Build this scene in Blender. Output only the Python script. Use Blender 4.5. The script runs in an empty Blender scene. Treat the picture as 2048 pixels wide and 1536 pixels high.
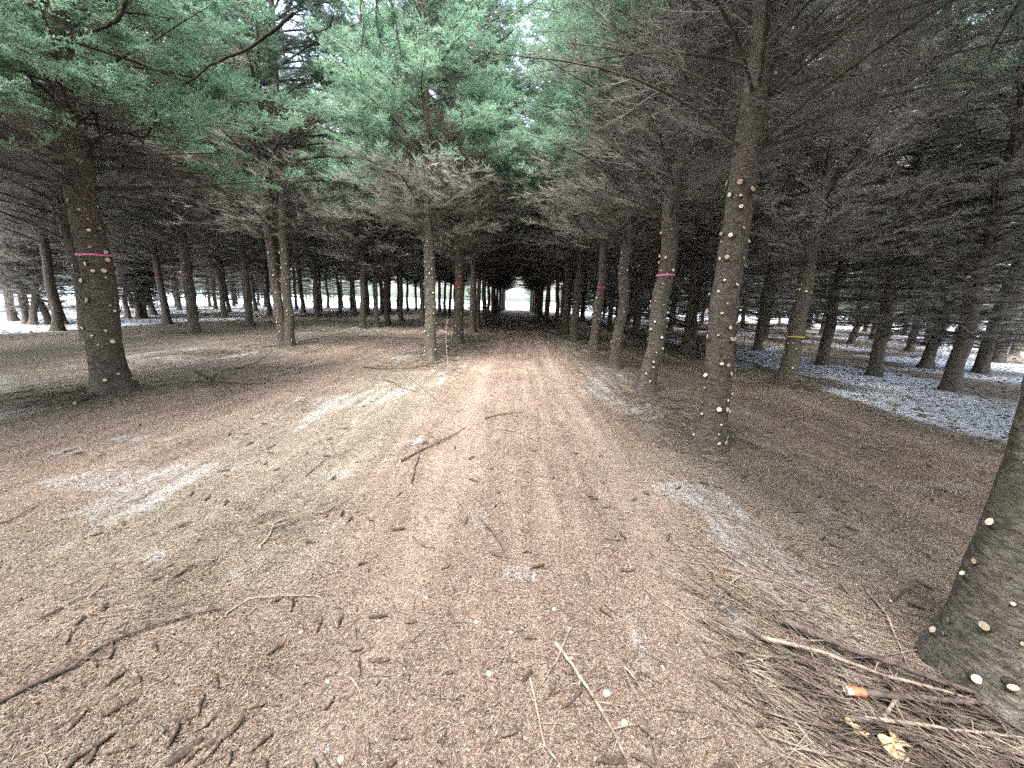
import bpy, math, random
import numpy as np
from mathutils import Matrix, Vector, Euler
R = math.radians
PI = math.pi
scene = bpy.context.scene
COL = scene.collection

# ------------------------------------------------------------------ camera, sky, sun, exposure
cam = bpy.data.cameras.new("camera")
cam.sensor_width = 36.0
cam.lens = 770.0 / 2048.0 * 36.0
cam.clip_start = 0.05
cam.clip_end = 2000
camo = bpy.data.objects.new("camera", cam)
COL.objects.link(camo)
pitch, roll, yaw = R(12.2), R(2.0), R(0.25)
Fv = Vector((0, math.cos(pitch), -math.sin(pitch)))
Rv = Vector((1, 0, 0))
Uv = Rv.cross(Fv)
Rr = Rv * math.cos(roll) + Uv * math.sin(roll)
Ur = -Rv * math.sin(roll) + Uv * math.cos(roll)
M = Matrix.Rotation(yaw, 3, 'Z') @ Matrix((Rr, Ur, -Fv)).transposed()
camo.matrix_world = Matrix.Translation((0, 0, 1.55)) @ M.to_4x4()
scene.camera = camo

scene.view_settings.view_transform = 'Standard'
scene.view_settings.look = 'None'
scene.view_settings.gamma = 1.0
scene.view_settings.exposure = 2.85
cy = scene.cycles
cy.max_bounces = 5
cy.diffuse_bounces = 4
cy.glossy_bounces = 2
cy.transmission_bounces = 3
cy.use_denoising = False
cy.use_adaptive_sampling = True
cy.adaptive_threshold = 0.02

SUN_EL, SUN_AZ = R(60), R(200)      # veiled sun, high behind the camera
world = bpy.data.worlds.new("World")
scene.world = world
world.use_nodes = True
wn = world.node_tree
wn.nodes.clear()
sky = wn.nodes.new('ShaderNodeTexSky')
sky.sky_type = 'NISHITA'
sky.sun_disc = False
sky.sun_elevation = SUN_EL
sky.sun_rotation = SUN_AZ
sky.air_density = 1.0
sky.dust_density = 3.0
hsv = wn.nodes.new('ShaderNodeHueSaturation')
hsv.inputs['Saturation'].default_value = 0.55
bg = wn.nodes.new('ShaderNodeBackground')
bg.inputs['Strength'].default_value = 0.15
wo = wn.nodes.new('ShaderNodeOutputWorld')
wn.links.new(sky.outputs[0], hsv.inputs['Color'])
wn.links.new(hsv.outputs[0], bg.inputs['Color'])
wn.links.new(bg.outputs[0], wo.inputs['Surface'])

sl = bpy.data.lights.new("sun", 'SUN')
sl.energy = 1.5
sl.angle = R(35)
sl.color = (1.0, 0.97, 0.93)
so = bpy.data.objects.new("sun", sl)
COL.objects.link(so)
sd = Vector((math.sin(SUN_AZ) * math.cos(SUN_EL), math.cos(SUN_AZ) * math.cos(SUN_EL), math.sin(SUN_EL)))
so.rotation_euler = (-sd).to_track_quat('-Z', 'Y').to_euler()

# ------------------------------------------------------------------ helpers
def tag(o, label=None, cat=None, group=None, kind=None):
    if label: o["label"] = label
    if cat: o["category"] = cat
    if group: o["group"] = group
    if kind: o["kind"] = kind
    return o

def mesh_from(name, V, polys, mats, midx=None, smooth=False, attrs=None):
    """polys: list of integer arrays (n,k); midx: matching list of material indexes"""
    me = bpy.data.meshes.new(name)
    V = np.asarray(V, dtype=np.float32)
    me.vertices.add(len(V))
    me.vertices.foreach_set("co", V.ravel())
    loops = np.concatenate([p.ravel() for p in polys]).astype(np.int32)
    totals = np.concatenate([np.full(len(p), p.shape[1], dtype=np.int32) for p in polys])
    starts = np.concatenate([[0], np.cumsum(totals)[:-1]]).astype(np.int32)
    me.loops.add(len(loops))
    me.loops.foreach_set("vertex_index", loops)
    me.polygons.add(len(totals))
    me.polygons.foreach_set("loop_start", starts)
    me.polygons.foreach_set("loop_total", totals)
    if midx is not None:
        mi = np.concatenate([np.broadcast_to(np.asarray(m, dtype=np.int32), (len(p),)) for m, p in zip(midx, polys)])
        me.polygons.foreach_set("material_index", mi)
    me.polygons.foreach_set("use_smooth", np.full(len(totals), smooth, dtype=bool))
    if attrs:
        for k, v in attrs.items():
            a = me.attributes.new(k, 'FLOAT', 'POINT')
            a.data.foreach_set("value", np.asarray(v, dtype=np.float32))
    for m in mats:
        me.materials.append(m)
    me.update(calc_edges=True)
    return me

def link(name, me, parent=None, loc=(0, 0, 0)):
    o = bpy.data.objects.new(name, me)
    COL.objects.link(o)
    o.location = loc
    if parent: o.parent = parent
    return o

def norm(a):
    return a / np.maximum(np.linalg.norm(a, axis=-1, keepdims=True), 1e-9)

def tubes(P, rad, sides=3, close_tip=True):
    """P (N,K,3), rad (N,K): tapered tubes. The last ring shrinks to a point when close_tip."""
    N, K, _ = P.shape
    T = np.empty_like(P)
    T[:, 1:-1] = P[:, 2:] - P[:, :-2]
    T[:, 0] = P[:, 1] - P[:, 0]
    T[:, -1] = P[:, -1] - P[:, -2]
    T = norm(T)
    ref = np.zeros_like(T); ref[..., 2] = 1
    ref[np.abs(T[..., 2]) > 0.9] = (1, 0, 0)
    A = norm(np.cross(T, ref)); B = np.cross(T, A)
    ang = np.arange(sides) * 2 * PI / sides
    Kr = K - 1 if close_tip else K
    ring = (P[:, :Kr, None, :] + rad[:, :Kr, None, None] * (np.cos(ang)[None, None, :, None] * A[:, :Kr, None, :] + np.sin(ang)[None, None, :, None] * B[:, :Kr, None, :]))
    per = Kr * sides + (1 if close_tip else 0)
    V = np.empty((N, per, 3))
    V[:, :Kr * sides] = ring.reshape(N, Kr * sides, 3)
    if close_tip: V[:, -1] = P[:, -1]
    base = (np.arange(N) * per)[:, None]
    s = np.arange(sides); s2 = (s + 1) % sides
    polys = []
    if Kr > 1:
        q = []
        for k in range(Kr - 1):
            q.append(np.stack([k * sides + s, k * sides + s2, (k + 1) * sides + s2, (k + 1) * sides + s], 1))
        q = np.concatenate(q)
        polys.append((base[:, :, None] + q[None]).reshape(-1, 4))
    if close_tip:
        t = np.stack([(Kr - 1) * sides + s, (Kr - 1) * sides + s2, np.full(sides, Kr * sides)], 1)
        polys.append((base[:, :, None] + t[None]).reshape(-1, 3))
    return V.reshape(-1, 3), polys

class Acc:
    def __init__(s): s.V = []; s.P = []; s.M = []; s.n = 0
    def add(s, V, polys, m=0):
        for p in polys:
            if len(p):
                s.P.append(p + s.n); s.M.append(m)
        s.V.append(V); s.n += len(V)
    def mesh(s, name, mats, smooth=False):
        return mesh_from(name, np.concatenate(s.V), s.P, mats, s.M, smooth)

def interp(P, idx, t):
    """point and tangent on polyline P[idx] at t in 0..1"""
    K = P.shape[1]
    u = np.clip(t, 0, 0.9999) * (K - 1)
    i = u.astype(int); f = (u - i)[:, None]
    a = P[idx, i]; b = P[idx, i + 1]
    return a * (1 - f) + b * f, norm(b - a)

def hash2(ix, iy, seed):
    n = (ix * 374761393 + iy * 668265263 + seed * 974634777) & 0x7fffffff
    n = ((n ^ (n >> 13)) * 1274126177) & 0x7fffffff
    return ((n ^ (n >> 16)) & 0xffff) / 65535.0

def vnoise(x, y, seed=0):
    x = np.asarray(x, dtype=np.float64); y = np.asarray(y, dtype=np.float64)
    ix = np.floor(x).astype(np.int64); iy = np.floor(y).astype(np.int64)
    fx = x - ix; fy = y - iy
    fx = fx * fx * (3 - 2 * fx); fy = fy * fy * (3 - 2 * fy)
    a = hash2(ix, iy, seed); b = hash2(ix + 1, iy, seed); c = hash2(ix, iy + 1, seed); d = hash2(ix + 1, iy + 1, seed)
    return (a * (1 - fx) + b * fx) * (1 - fy) + (c * (1 - fx) + d * fx) * fy

def fbm(x, y, seed=0, oct=4):
    s = 0; a = 0.5; t = 0
    for o in range(oct):
        s = s + a * vnoise(x * 2 ** o, y * 2 ** o, seed + o * 17); t += a; a *= 0.5
    return s / t

def sstep(a, b, x):
    t = np.clip((x - a) / (b - a), 0, 1); return t * t * (3 - 2 * t)

def gz(x, y):
    """height of the ground"""
    x = np.asarray(x, dtype=np.float64); y = np.asarray(y, dtype=np.float64)
    z = 0.10 * (fbm(x * 0.35, y * 0.35, 3, 3) - 0.5) * sstep(0.5, 4, np.abs(x) + 0.2 * y)
    z = z + 0.035 * (fbm(x * 2.1, y * 1.6, 9, 3) - 0.5)
    for rx in (-0.62, 0.95):                      # two shallow wheel ruts along the track
        z = z - 0.022 * np.exp(-((x - rx - 0.05 * np.sin(y * 0.6)) / 0.19) ** 2)
    for rx, a in ((2.4, 0.04), (-2.1, 0.03), (-6.5, 0.04), (6.3, 0.05)):   # low ridges along the planted rows
        z = z + a * np.exp(-((x - rx) / 0.5) ** 2)
    return z

def gzf(x, y): return float(gz(np.array([x]), np.array([y]))[0])

# ------------------------------------------------------------------ materials
def mat(name, rough=0.9, spec=0.25):
    m = bpy.data.materials.new(name)
    m.use_nodes = True
    nt = m.node_tree
    b = nt.nodes['Principled BSDF']
    b.inputs['Roughness'].default_value = rough
    b.inputs['Specular IOR Level'].default_value = spec
    return m, nt, b

def nd(nt, typ, **kw):
    n = nt.nodes.new(typ)
    for k, v in kw.items():
        if k in n.inputs: n.inputs[k].default_value = v
        else: setattr(n, k, v)
    return n

def ramp(nt, stops, interp='LINEAR'):
    r = nt.nodes.new('ShaderNodeValToRGB')
    r.color_ramp.interpolation = interp
    e = r.color_ramp.elements
    while len(e) > 1: e.remove(e[-1])
    e[0].position = stops[0][0]; e[0].color = tuple(stops[0][1]) + (1,)
    for p, c in stops[1:]:
        x = e.new(p); x.color = tuple(c) + (1,)
    return r

def mix(nt, fac, a, b, mode='MIX'):
    m = nt.nodes.new('ShaderNodeMix'); m.data_type = 'RGBA'; m.blend_type = mode
    for s, v in ((m.inputs[0], fac), (m.inputs[6], a), (m.inputs[7], b)):
        if isinstance(v, bpy.types.NodeSocket): nt.links.new(v, s)
        elif isinstance(v, (int, float)): s.default_value = v
        else: s.default_value = tuple(v) + (1,)
    return m.outputs[2]

def math_(nt, op, a, b=None, clamp=False):
    m = nt.nodes.new('ShaderNodeMath'); m.operation = op; m.use_clamp = clamp
    for s, v in ((m.inputs[0], a), (m.inputs[1], b)):
        if v is None: continue
        if isinstance(v, bpy.types.NodeSocket): nt.links.new(v, s)
        else: s.default_value = v
    return m.outputs[0]

def simple(name, cols, scale=20, rough=0.9, vec='Object', bump=0.0, bscale=60, stretch=None, rnd=0.0):
    m, nt, b = mat(name, rough)
    tc = nd(nt, 'ShaderNodeTexCoord')
    v = tc.outputs[vec]
    if stretch:
        mp = nd(nt, 'ShaderNodeMapping'); mp.inputs['Scale'].default_value = stretch
        nt.links.new(v, mp.inputs[0]); v = mp.outputs[0]
    n = nd(nt, 'ShaderNodeTexNoise', Scale=scale, Detail=5.0, Roughness=0.6)
    nt.links.new(v, n.inputs['Vector'])
    k = len(cols)
    r = ramp(nt, [(0.3 + 0.4 * i / max(1, k - 1), c) for i, c in enumerate(cols)])
    nt.links.new(n.outputs['Fac'], r.inputs[0])
    out = r.outputs[0]
    if rnd:
        oi = nd(nt, 'ShaderNodeObjectInfo')
        mr = nd(nt, 'ShaderNodeMapRange'); mr.inputs[3].default_value = 1 - rnd; mr.inputs[4].default_value = 1 + rnd
        nt.links.new(oi.outputs['Random'], mr.inputs[0])
        h = nd(nt, 'ShaderNodeHueSaturation')
        nt.links.new(mr.outputs[0], h.inputs['Value']); nt.links.new(out, h.inputs['Color'])
        out = h.outputs[0]
    nt.links.new(out, b.inputs['Base Color'])
    if bump:
        n2 = nd(nt, 'ShaderNodeTexNoise', Scale=bscale, Detail=4.0)
        nt.links.new(v, n2.inputs['Vector'])
        bp = nd(nt, 'ShaderNodeBump', Strength=1.0, Distance=bump)
        nt.links.new(n2.outputs['Fac'], bp.inputs['Height'])
        nt.links.new(bp.outputs[0], b.inputs['Normal'])
    return m

def bark_mat(name, dark, mid, light, moss):
    m, nt, b = mat(name, 0.92, 0.2)
    tc = nd(nt, 'ShaderNodeTexCoord')
    mp = nd(nt, 'ShaderNodeMapping'); mp.inputs['Scale'].default_value = (1, 1, 2.6)
    nt.links.new(tc.outputs['Object'], mp.inputs[0])
    oi = nd(nt, 'ShaderNodeObjectInfo')
    add = nd(nt, 'ShaderNodeVectorMath', operation='ADD')
    sc = nd(nt, 'ShaderNodeMath', operation='MULTIPLY'); sc.inputs[1].default_value = 37.0
    nt.links.new(oi.outputs['Random'], sc.inputs[0])
    nt.links.new(mp.outputs[0], add.inputs[0]); nt.links.new(sc.outputs[0], add.inputs[1])
    v = add.outputs[0]
    n1 = nd(nt, 'ShaderNodeTexNoise', Scale=16.0, Detail=8.0, Roughness=0.7)
    nt.links.new(v, n1.inputs['Vector'])
    r1 = ramp(nt, [(0.30, dark), (0.48, mid), (0.68, light)])
    nt.links.new(n1.outputs['Fac'], r1.inputs[0])
    vo = nd(nt, 'ShaderNodeTexVoronoi', Scale=34.0); vo.feature = 'DISTANCE_TO_EDGE'
    nt.links.new(v, vo.inputs['Vector'])
    rv = ramp(nt, [(0.0, (0.45, 0.45, 0.45)), (0.09, (1, 1, 1))])
    nt.links.new(vo.outputs['Distance'], rv.inputs[0])
    c = mix(nt, 0.8, r1.outputs[0], rv.outputs[0], 'MULTIPLY')
    n2 = nd(nt, 'ShaderNodeTexNoise', Scale=2.6, Detail=6.0, Roughness=0.65)
    nt.links.new(tc.outputs['Object'], n2.inputs['Vector'])
    r2 = ramp(nt, [(0.50, (0, 0, 0)), (0.68, (1, 1, 1))])
    nt.links.new(n2.outputs['Fac'], r2.inputs[0])
    f = math_(nt, 'MULTIPLY', r2.outputs[0], 0.6)
    c = mix(nt, f, c, moss)
    nt.links.new(c, b.inputs['Base Color'])
    hsum = math_(nt, 'ADD', n1.outputs['Fac'], math_(nt, 'MULTIPLY', rv.outputs[0], 0.35))
    bp = nd(nt, 'ShaderNodeBump', Strength=1.0, Distance=0.012)
    nt.links.new(hsum, bp.inputs['Height']); nt.links.new(bp.outputs[0], b.inputs['Normal'])
    return m

M_BARK = bark_mat('bark_brown', (0.036, 0.031, 0.026), (0.115, 0.098, 0.082), (0.24, 0.208, 0.176), (0.115, 0.113, 0.085))
M_BARKG = bark_mat('bark_mossy', (0.038, 0.034, 0.028), (0.125, 0.112, 0.09), (0.27, 0.245, 0.20), (0.13, 0.14, 0.10))
M_CUT = simple('cut_wood', [(0.62, 0.50, 0.34), (0.86, 0.78, 0.62)], 90, 0.7)
M_CUT2 = simple('cut_wood_aged', [(0.34, 0.26, 0.18), (0.60, 0.50, 0.37)], 90, 0.8)
M_TWIG = simple('dead_twig_bark', [(0.075, 0.072, 0.063), (0.20, 0.192, 0.168), (0.36, 0.35, 0.315)], 1.6, 0.95, rnd=0.12)
M_LIMB = simple('limb_bark', [(0.03, 0.024, 0.02), (0.07, 0.057, 0.047), (0.14, 0.12, 0.10)], 9, 0.95)
M_STICKD = simple('stick_dark', [(0.035, 0.027, 0.022), (0.095, 0.074, 0.06), (0.18, 0.145, 0.12)], 30, 0.9, bump=0.004, bscale=90)
M_STICKP = simple('stick_pale', [(0.13, 0.10, 0.08), (0.27, 0.22, 0.175), (0.42, 0.36, 0.29)], 30, 0.9, bump=0.003, bscale=90)
M_PINK = simple('ribbon_pink', [(0.78, 0.12, 0.38), (0.92, 0.25, 0.55)], 40, 0.45)
M_RED = simple('ribbon_red', [(0.5, 0.06, 0.12), (0.7, 0.14, 0.22)], 40, 0.45)
M_YEL = simple('ribbon_yellow', [(0.50, 0.38, 0.06), (0.68, 0.52, 0.10)], 40, 0.45)
M_BRUSH = simple('brush_bark', [(0.05, 0.038, 0.03), (0.15, 0.12, 0.097), (0.38, 0.32, 0.26)], 5, 0.9)
M_SILHOUETTE = simple('silhouette_limb', [(0.010, 0.008, 0.007), (0.035, 0.028, 0.024)], 20)  # silhouette darkness painted into the bark colour of the bare limbs
M_ORANGE = simple('paint_orange', [(0.18, 0.10, 0.07), (0.62, 0.17, 0.09), (0.75, 0.27, 0.16)], 60, 0.6)
M_CONE = simple('cone_scales', [(0.03, 0.022, 0.017), (0.105, 0.076, 0.057), (0.28, 0.215, 0.165)], 70, 0.8, rnd=0.3)
M_LEAF = simple('dry_oak_leaf', [(0.36, 0.25, 0.14), (0.55, 0.42, 0.27)], 60, 0.8)
M_DLEAF = simple('dead_leaf', [(0.07, 0.045, 0.03), (0.16, 0.11, 0.07)], 3, 0.9)
M_STONE = simple('pale_pebble', [(0.28, 0.24, 0.2), (0.46, 0.42, 0.36)], 40, 0.85, bump=0.003)
M_N1 = simple('needle_litter_brown', [(0.09, 0.058, 0.044), (0.27, 0.195, 0.15), (0.46, 0.36, 0.29)], 55, 0.9)
M_N2 = simple('needle_litter_straw', [(0.24, 0.18, 0.135), (0.40, 0.32, 0.255), (0.56, 0.475, 0.39)], 55, 0.9)
M_N3 = simple('needle_litter_grey', [(0.16, 0.15, 0.12), (0.33, 0.32, 0.25)], 55, 0.9)

def needle_mat(name, c1, c2, c3):
    m = bpy.data.materials.new(name); m.use_nodes = True
    nt = m.node_tree; nt.nodes.clear()
    tc = nd(nt, 'ShaderNodeTexCoord')
    n = nd(nt, 'ShaderNodeTexNoise', Scale=2.4, Detail=6.0, Roughness=0.75)
    nt.links.new(tc.outputs['Object'], n.inputs['Vector'])
    r = ramp(nt, [(0.36, c1), (0.5, c2), (0.64, c3)])
    nt.links.new(n.outputs['Fac'], r.inputs[0])
    d = nd(nt, 'ShaderNodeBsdfPrincipled'); d.inputs['Roughness'].default_value = 0.55
    d.inputs['Specular IOR Level'].default_value = 0.35
    t = nd(nt, 'ShaderNodeBsdfTranslucent')
    nt.links.new(r.outputs[0], d.inputs['Base Color']); nt.links.new(r.outputs[0], t.inputs['Color'])
    mx = nd(nt, 'ShaderNodeMixShader'); mx.inputs[0].default_value = 0.48
    nt.links.new(d.outputs[0], mx.inputs[1]); nt.links.new(t.outputs[0], mx.inputs[2])
    o = nd(nt, 'ShaderNodeOutputMaterial')
    nt.links.new(mx.outputs[0], o.inputs[0])
    return m

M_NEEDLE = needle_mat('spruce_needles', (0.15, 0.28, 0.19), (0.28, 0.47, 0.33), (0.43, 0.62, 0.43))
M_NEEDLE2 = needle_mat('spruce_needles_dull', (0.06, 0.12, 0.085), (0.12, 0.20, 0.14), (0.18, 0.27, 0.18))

# ------------------------------------------------------------------ ground
def axis(spec):
    out = [spec[0][0]]
    for a, b, n0, n1 in spec[1:]:
        pass
    return out

def graded(points):
    """points: list of (coordinate, step) -> coordinates with the step varying linearly between"""
    xs = [points[0][0]]
    for (a, sa), (b, sb) in zip(points[:-1], points[1:]):
        while xs[-1] < b - 1e-6:
            f = (xs[-1] - a) / (b - a)
            xs.append(min(b, xs[-1] + sa * (1 - f) + sb * f))
    return np.array(xs)

gx = graded([(-700, 80), (-60, 4), (-20, 0.35), (-4, 0.07), (-2.5, 0.035), (2.8, 0.035), (4, 0.07), (20, 0.35), (60, 4), (700, 80)])
gy = graded([(-700, 80), (-40, 3), (-3, 0.5), (0.7, 0.05), (1.0, 0.03), (4.0, 0.035), (12, 0.10), (40, 0.5), (120, 6), (800, 80)])
GX, GY = np.meshgrid(gx, gy)
GZ = gz(GX, GY)
nx_, ny_ = len(gx), len(gy)
ii = np.arange(nx_ * ny_).reshape(ny_, nx_)
quads = np.stack([ii[:-1, :-1], ii[:-1, 1:], ii[1:, 1:], ii[1:, :-1]], -1).reshape(-1, 4)

def snow_mask(x, y):
    n = fbm(x * 0.45, y * 0.45, 21, 4) - 0.5
    left = sstep(0.3, -0.7, x + 15.3 + 2.4 * n) * (0.78 + 0.6 * n)
    bx = np.where(y < 9, 6.0 + 0.02 * (y - 5), 6.6)
    right = sstep(-0.35, 0.6, x - bx + 1.7 * n) * (0.80 - 0.18 * sstep(7.4, 9.5, x) + 1.7 * n)
    far = sstep(56, 66, y + 6 * n) * 0.85
    return np.maximum(np.maximum(left, right), far)

FROST = [(-1.45, 3.15, .5, .25, .5), (-0.2, 2.75, .09, .5, .9),
         (0.12, 1.95, .16, .10, .9), (0.30, 1.55, .10, .22, .8), (0.62, 1.45, .05, .2, .6), (1.9, 5.6, .32, .5, .9), (1.55, 3.0, .3, .18, .5), (-0.9, 3.3, .5, .5, .5), (-2.6, 5.6, .8, .6, .5),
         (2.2, 2.6, .4, .2, .8), (1.6, 2.3, .15, .3, .7), (1.55, 1.52, .10, .07, 1.2), (-1.1, 3.9, .35, .5, .5), (1.5, 2.0, .3, .12, .7),
         (-1.55, 1.85, .22, .12, .7), (-.75, 2.05, .3, .18, .3), (-.62, 1.05, .06, .05, .9), (0.0, 1.15, .06, .05, .8), (.35, 1.1, .12, .05, .5),
         (4.3, 3.3, 1.6, .14, .55), (-.9, 4.9, .5, .7, .35), (-2.2, 1.95, .5, .1, .7), (-2.6, 4.4, .7, .4, .5), (1.2, 1.75, .1, .15, .6)]
def frost_mask(x, y):
    f = np.zeros_like(x)
    for cx, cyy, sx, sy, a in FROST:
        f = np.maximum(f, a * np.exp(-((x - cx) / sx) ** 2 - ((y - cyy) / sy) ** 2))
    f = f * (0.15 + 1.25 * fbm(x * 6, y * 4, 13, 4)) 
    f = f + 0.9 * sstep(0.46, 0.78, fbm(x * 1.3, y * 0.7, 77, 4)) * (np.abs(x) < 9) * (0.4 + 0.6 * (1 - track_mask(x, y)))
    f = f + 0.8 * np.exp(-((x + 3.4) / 1.6) ** 2 - ((y - 3.3) / 0.8) ** 2) * sstep(0.42, 0.62, fbm(x * 1.6, y * 5, 88, 4))
    return np.clip(f * (0.5 + 1.0 * fbm(x * 3.5, y * 2.2, 23, 3)), 0, 0.55)

def track_mask(x, y):
    n = fbm(x * 1.5, y * 1.0, 31, 3) - 0.5
    t = sstep(1.75, 1.05, np.abs(x - 0.15 + 0.5 * n))
    l = sstep(1.6, 0.9, np.abs(x + 4.3 + 0.9 * n)) * 0.8
    r = sstep(1.7, 0.9, np.abs(x - 4.3 + 0.9 * n)) * 0.8
    fore = sstep(2.3, 1.2, y + 0.5 * n) * 0.8
    return np.clip(np.maximum(np.maximum(t, fore), np.maximum(l, r)), 0, 1)

gfx, gfy = GX.ravel(), GY.ravel()
def rut_mask(x, y):
    f = 0
    for rx in (-0.62, 0.95):
        f = f + np.exp(-((x - rx - 0.05 * np.sin(y * 0.6) - 0.06 * (fbm(x * 0 + 1, y * 1.5, 61, 2) - 0.5)) / 0.17) ** 2)
    for rx in (-3.5, -5.0, 3.6, 5.0):
        f = f + 0.6 * np.exp(-((x - rx - 0.08 * np.sin(y * 0.4 + rx)) / 0.2) ** 2)
    return f
attrs = {'rut': rut_mask(gfx, gfy), 'snow': snow_mask(gfx, gfy), 'frost': frost_mask(gfx, gfy), 'track': track_mask(gfx, gfy)}
V = np.stack([gfx, gfy, GZ.ravel()], 1)

def ground_mat():
    m, nt, b = mat('needle_duff_ground', 0.95, 0.15)
    geo = nd(nt, 'ShaderNodeNewGeometry')
    P = geo.outputs['Position']
    def noise(s, det=5.0, ro=0.6, dist=0.0):
        n = nd(nt, 'ShaderNodeTexNoise', Scale=s, Detail=det, Roughness=ro, Distortion=dist)
        nt.links.new(P, n.inputs['Vector']); return n.outputs['Fac']
    def att(k):
        a = nd(nt, 'ShaderNodeAttribute', attribute_name=k); return a.outputs['Fac']
    fine = noise(95, 4, 0.75); mid_ = noise(13, 6, 0.7); big = noise(1.1, 5, 0.6)
    r1 = ramp(nt, [(0.36, (0.075, 0.052, 0.040)), (0.47, (0.215, 0.163, 0.134)), (0.57, (0.36, 0.288, 0.245)), (0.68, (0.54, 0.465, 0.405))])
    nt.links.new(fine, r1.inputs[0])
    r2 = ramp(nt, [(0.36, (0.065, 0.056, 0.045)), (0.47, (0.20, 0.172, 0.138)), (0.57, (0.35, 0.315, 0.26)), (0.68, (0.53, 0.49, 0.42))])
    nt.links.new(fine, r2.inputs[0])
    tr = att('track')
    f = math_(nt, 'ADD', tr, math_(nt, 'MULTIPLY', math_(nt, 'SUBTRACT', mid_, 0.5), 1.6), True)
    c = mix(nt, f, r2.outputs[0], r1.outputs[0])
    rb = ramp(nt, [(0.33, (0.78, 0.76, 0.74)), (0.66, (1.2, 1.17, 1.14))])
    nt.links.new(big, rb.inputs[0])
    c = mix(nt, 1.0, c, rb.outputs[0], 'MULTIPLY')
    rm = ramp(nt, [(0.35, (0.72, 0.7, 0.68)), (0.6, (1.15, 1.15, 1.15))])
    nt.links.new(mid_, rm.inputs[0])
    c = mix(nt, 0.8, c, rm.outputs[0], 'MULTIPLY')
    # long streaks left by wheels running along the rows
    mp = nd(nt, 'ShaderNodeMapping'); mp.inputs['Scale'].default_value = (1.0, 0.07, 1.0)
    nt.links.new(P, mp.inputs[0])
    ns = nd(nt, 'ShaderNodeTexNoise', Scale=7.0, Detail=6.0, Roughness=0.65); nt.links.new(mp.outputs[0], ns.inputs['Vector'])
    rs_ = ramp(nt, [(0.36, (0.66, 0.64, 0.62)), (0.5, (0.95, 0.94, 0.93)), (0.64, (1.32, 1.31, 1.30))])
    nt.links.new(ns.outputs['Fac'], rs_.inputs[0])
    c = mix(nt, 0.75, c, rs_.outputs[0], 'MULTIPLY')
    # crushed paler litter in the wheel tracks, with faint tread ribs
    wv = nd(nt, 'ShaderNodeTexWave', Scale=3.2, Distortion=3.0, Detail=3.0); wv.bands_direction = 'Y'
    nt.links.new(P, wv.inputs['Vector'])
    fr_ = math_(nt, 'MULTIPLY', att('rut'), math_(nt, 'ADD', math_(nt, 'MULTIPLY', wv.outputs['Fac'], 0.35), 0.45), True)
    c = mix(nt, fr_, c, mix(nt, 0.5, c, (0.50, 0.395, 0.32)))
    # frost and thin snow lying in the gaps of the litter
    gate = math_(nt, 'ADD', math_(nt, 'MULTIPLY', fine, 0.6), math_(nt, 'MULTIPLY', noise(28, 5, 0.7, 0.5), 0.7))
    def thr(a, lo, k):
        s = math_(nt, 'SUBTRACT', math_(nt, 'ADD', a, gate), lo)
        return math_(nt, 'MULTIPLY', s, k, True)
    ff = math_(nt, 'MULTIPLY', thr(math_(nt, 'ADD', att('frost'), math_(nt, 'MULTIPLY', ns.outputs['Fac'], 0.8)), 1.52, 4.6), 0.58)
    c = mix(nt, ff, c, (0.60, 0.64, 0.68))
    fs = math_(nt, 'MULTIPLY', thr(att('snow'), 1.25, 4.5), 0.92)
    c = mix(nt, fs, c, (0.70, 0.77, 0.85))
    nt.links.new(c, b.inputs['Base Color'])
    h = math_(nt, 'ADD', math_(nt, 'MULTIPLY', fine, 0.35), mid_)
    bp = nd(nt, 'ShaderNodeBump', Strength=1.0, Distance=0.045)
    nt.links.new(h, bp.inputs['Height']); nt.links.new(bp.outputs[0], b.inputs['Normal'])
    return m

M_GROUND = ground_mat()
g = link('ground', mesh_from('ground', V, [quads], [M_GROUND], smooth=True, attrs=attrs))
tag(g, kind='structure')

# a flat dark blue-grey band crossing beyond the end of the rows
M_BAND = simple('band_blue_grey', [(0.07, 0.075, 0.085), (0.13, 0.14, 0.155)], 3, 0.7)
rx = np.linspace(-90, 90, 61); ry = np.array([74.0, 76.5, 79.0])
RX, RY = np.meshgrid(rx, ry)
ri = np.arange(RX.size).reshape(RX.shape)
rq = np.stack([ri[:-1, :-1], ri[:-1, 1:], ri[1:, 1:], ri[1:, :-1]], -1).reshape(-1, 4)
tag(link('dark_band', mesh_from('dark_band', np.stack([RX.ravel(), RY.ravel(), gz(RX, RY).ravel() * 0 + 0.10], 1), [rq], [M_BAND])), kind='structure')

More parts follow.
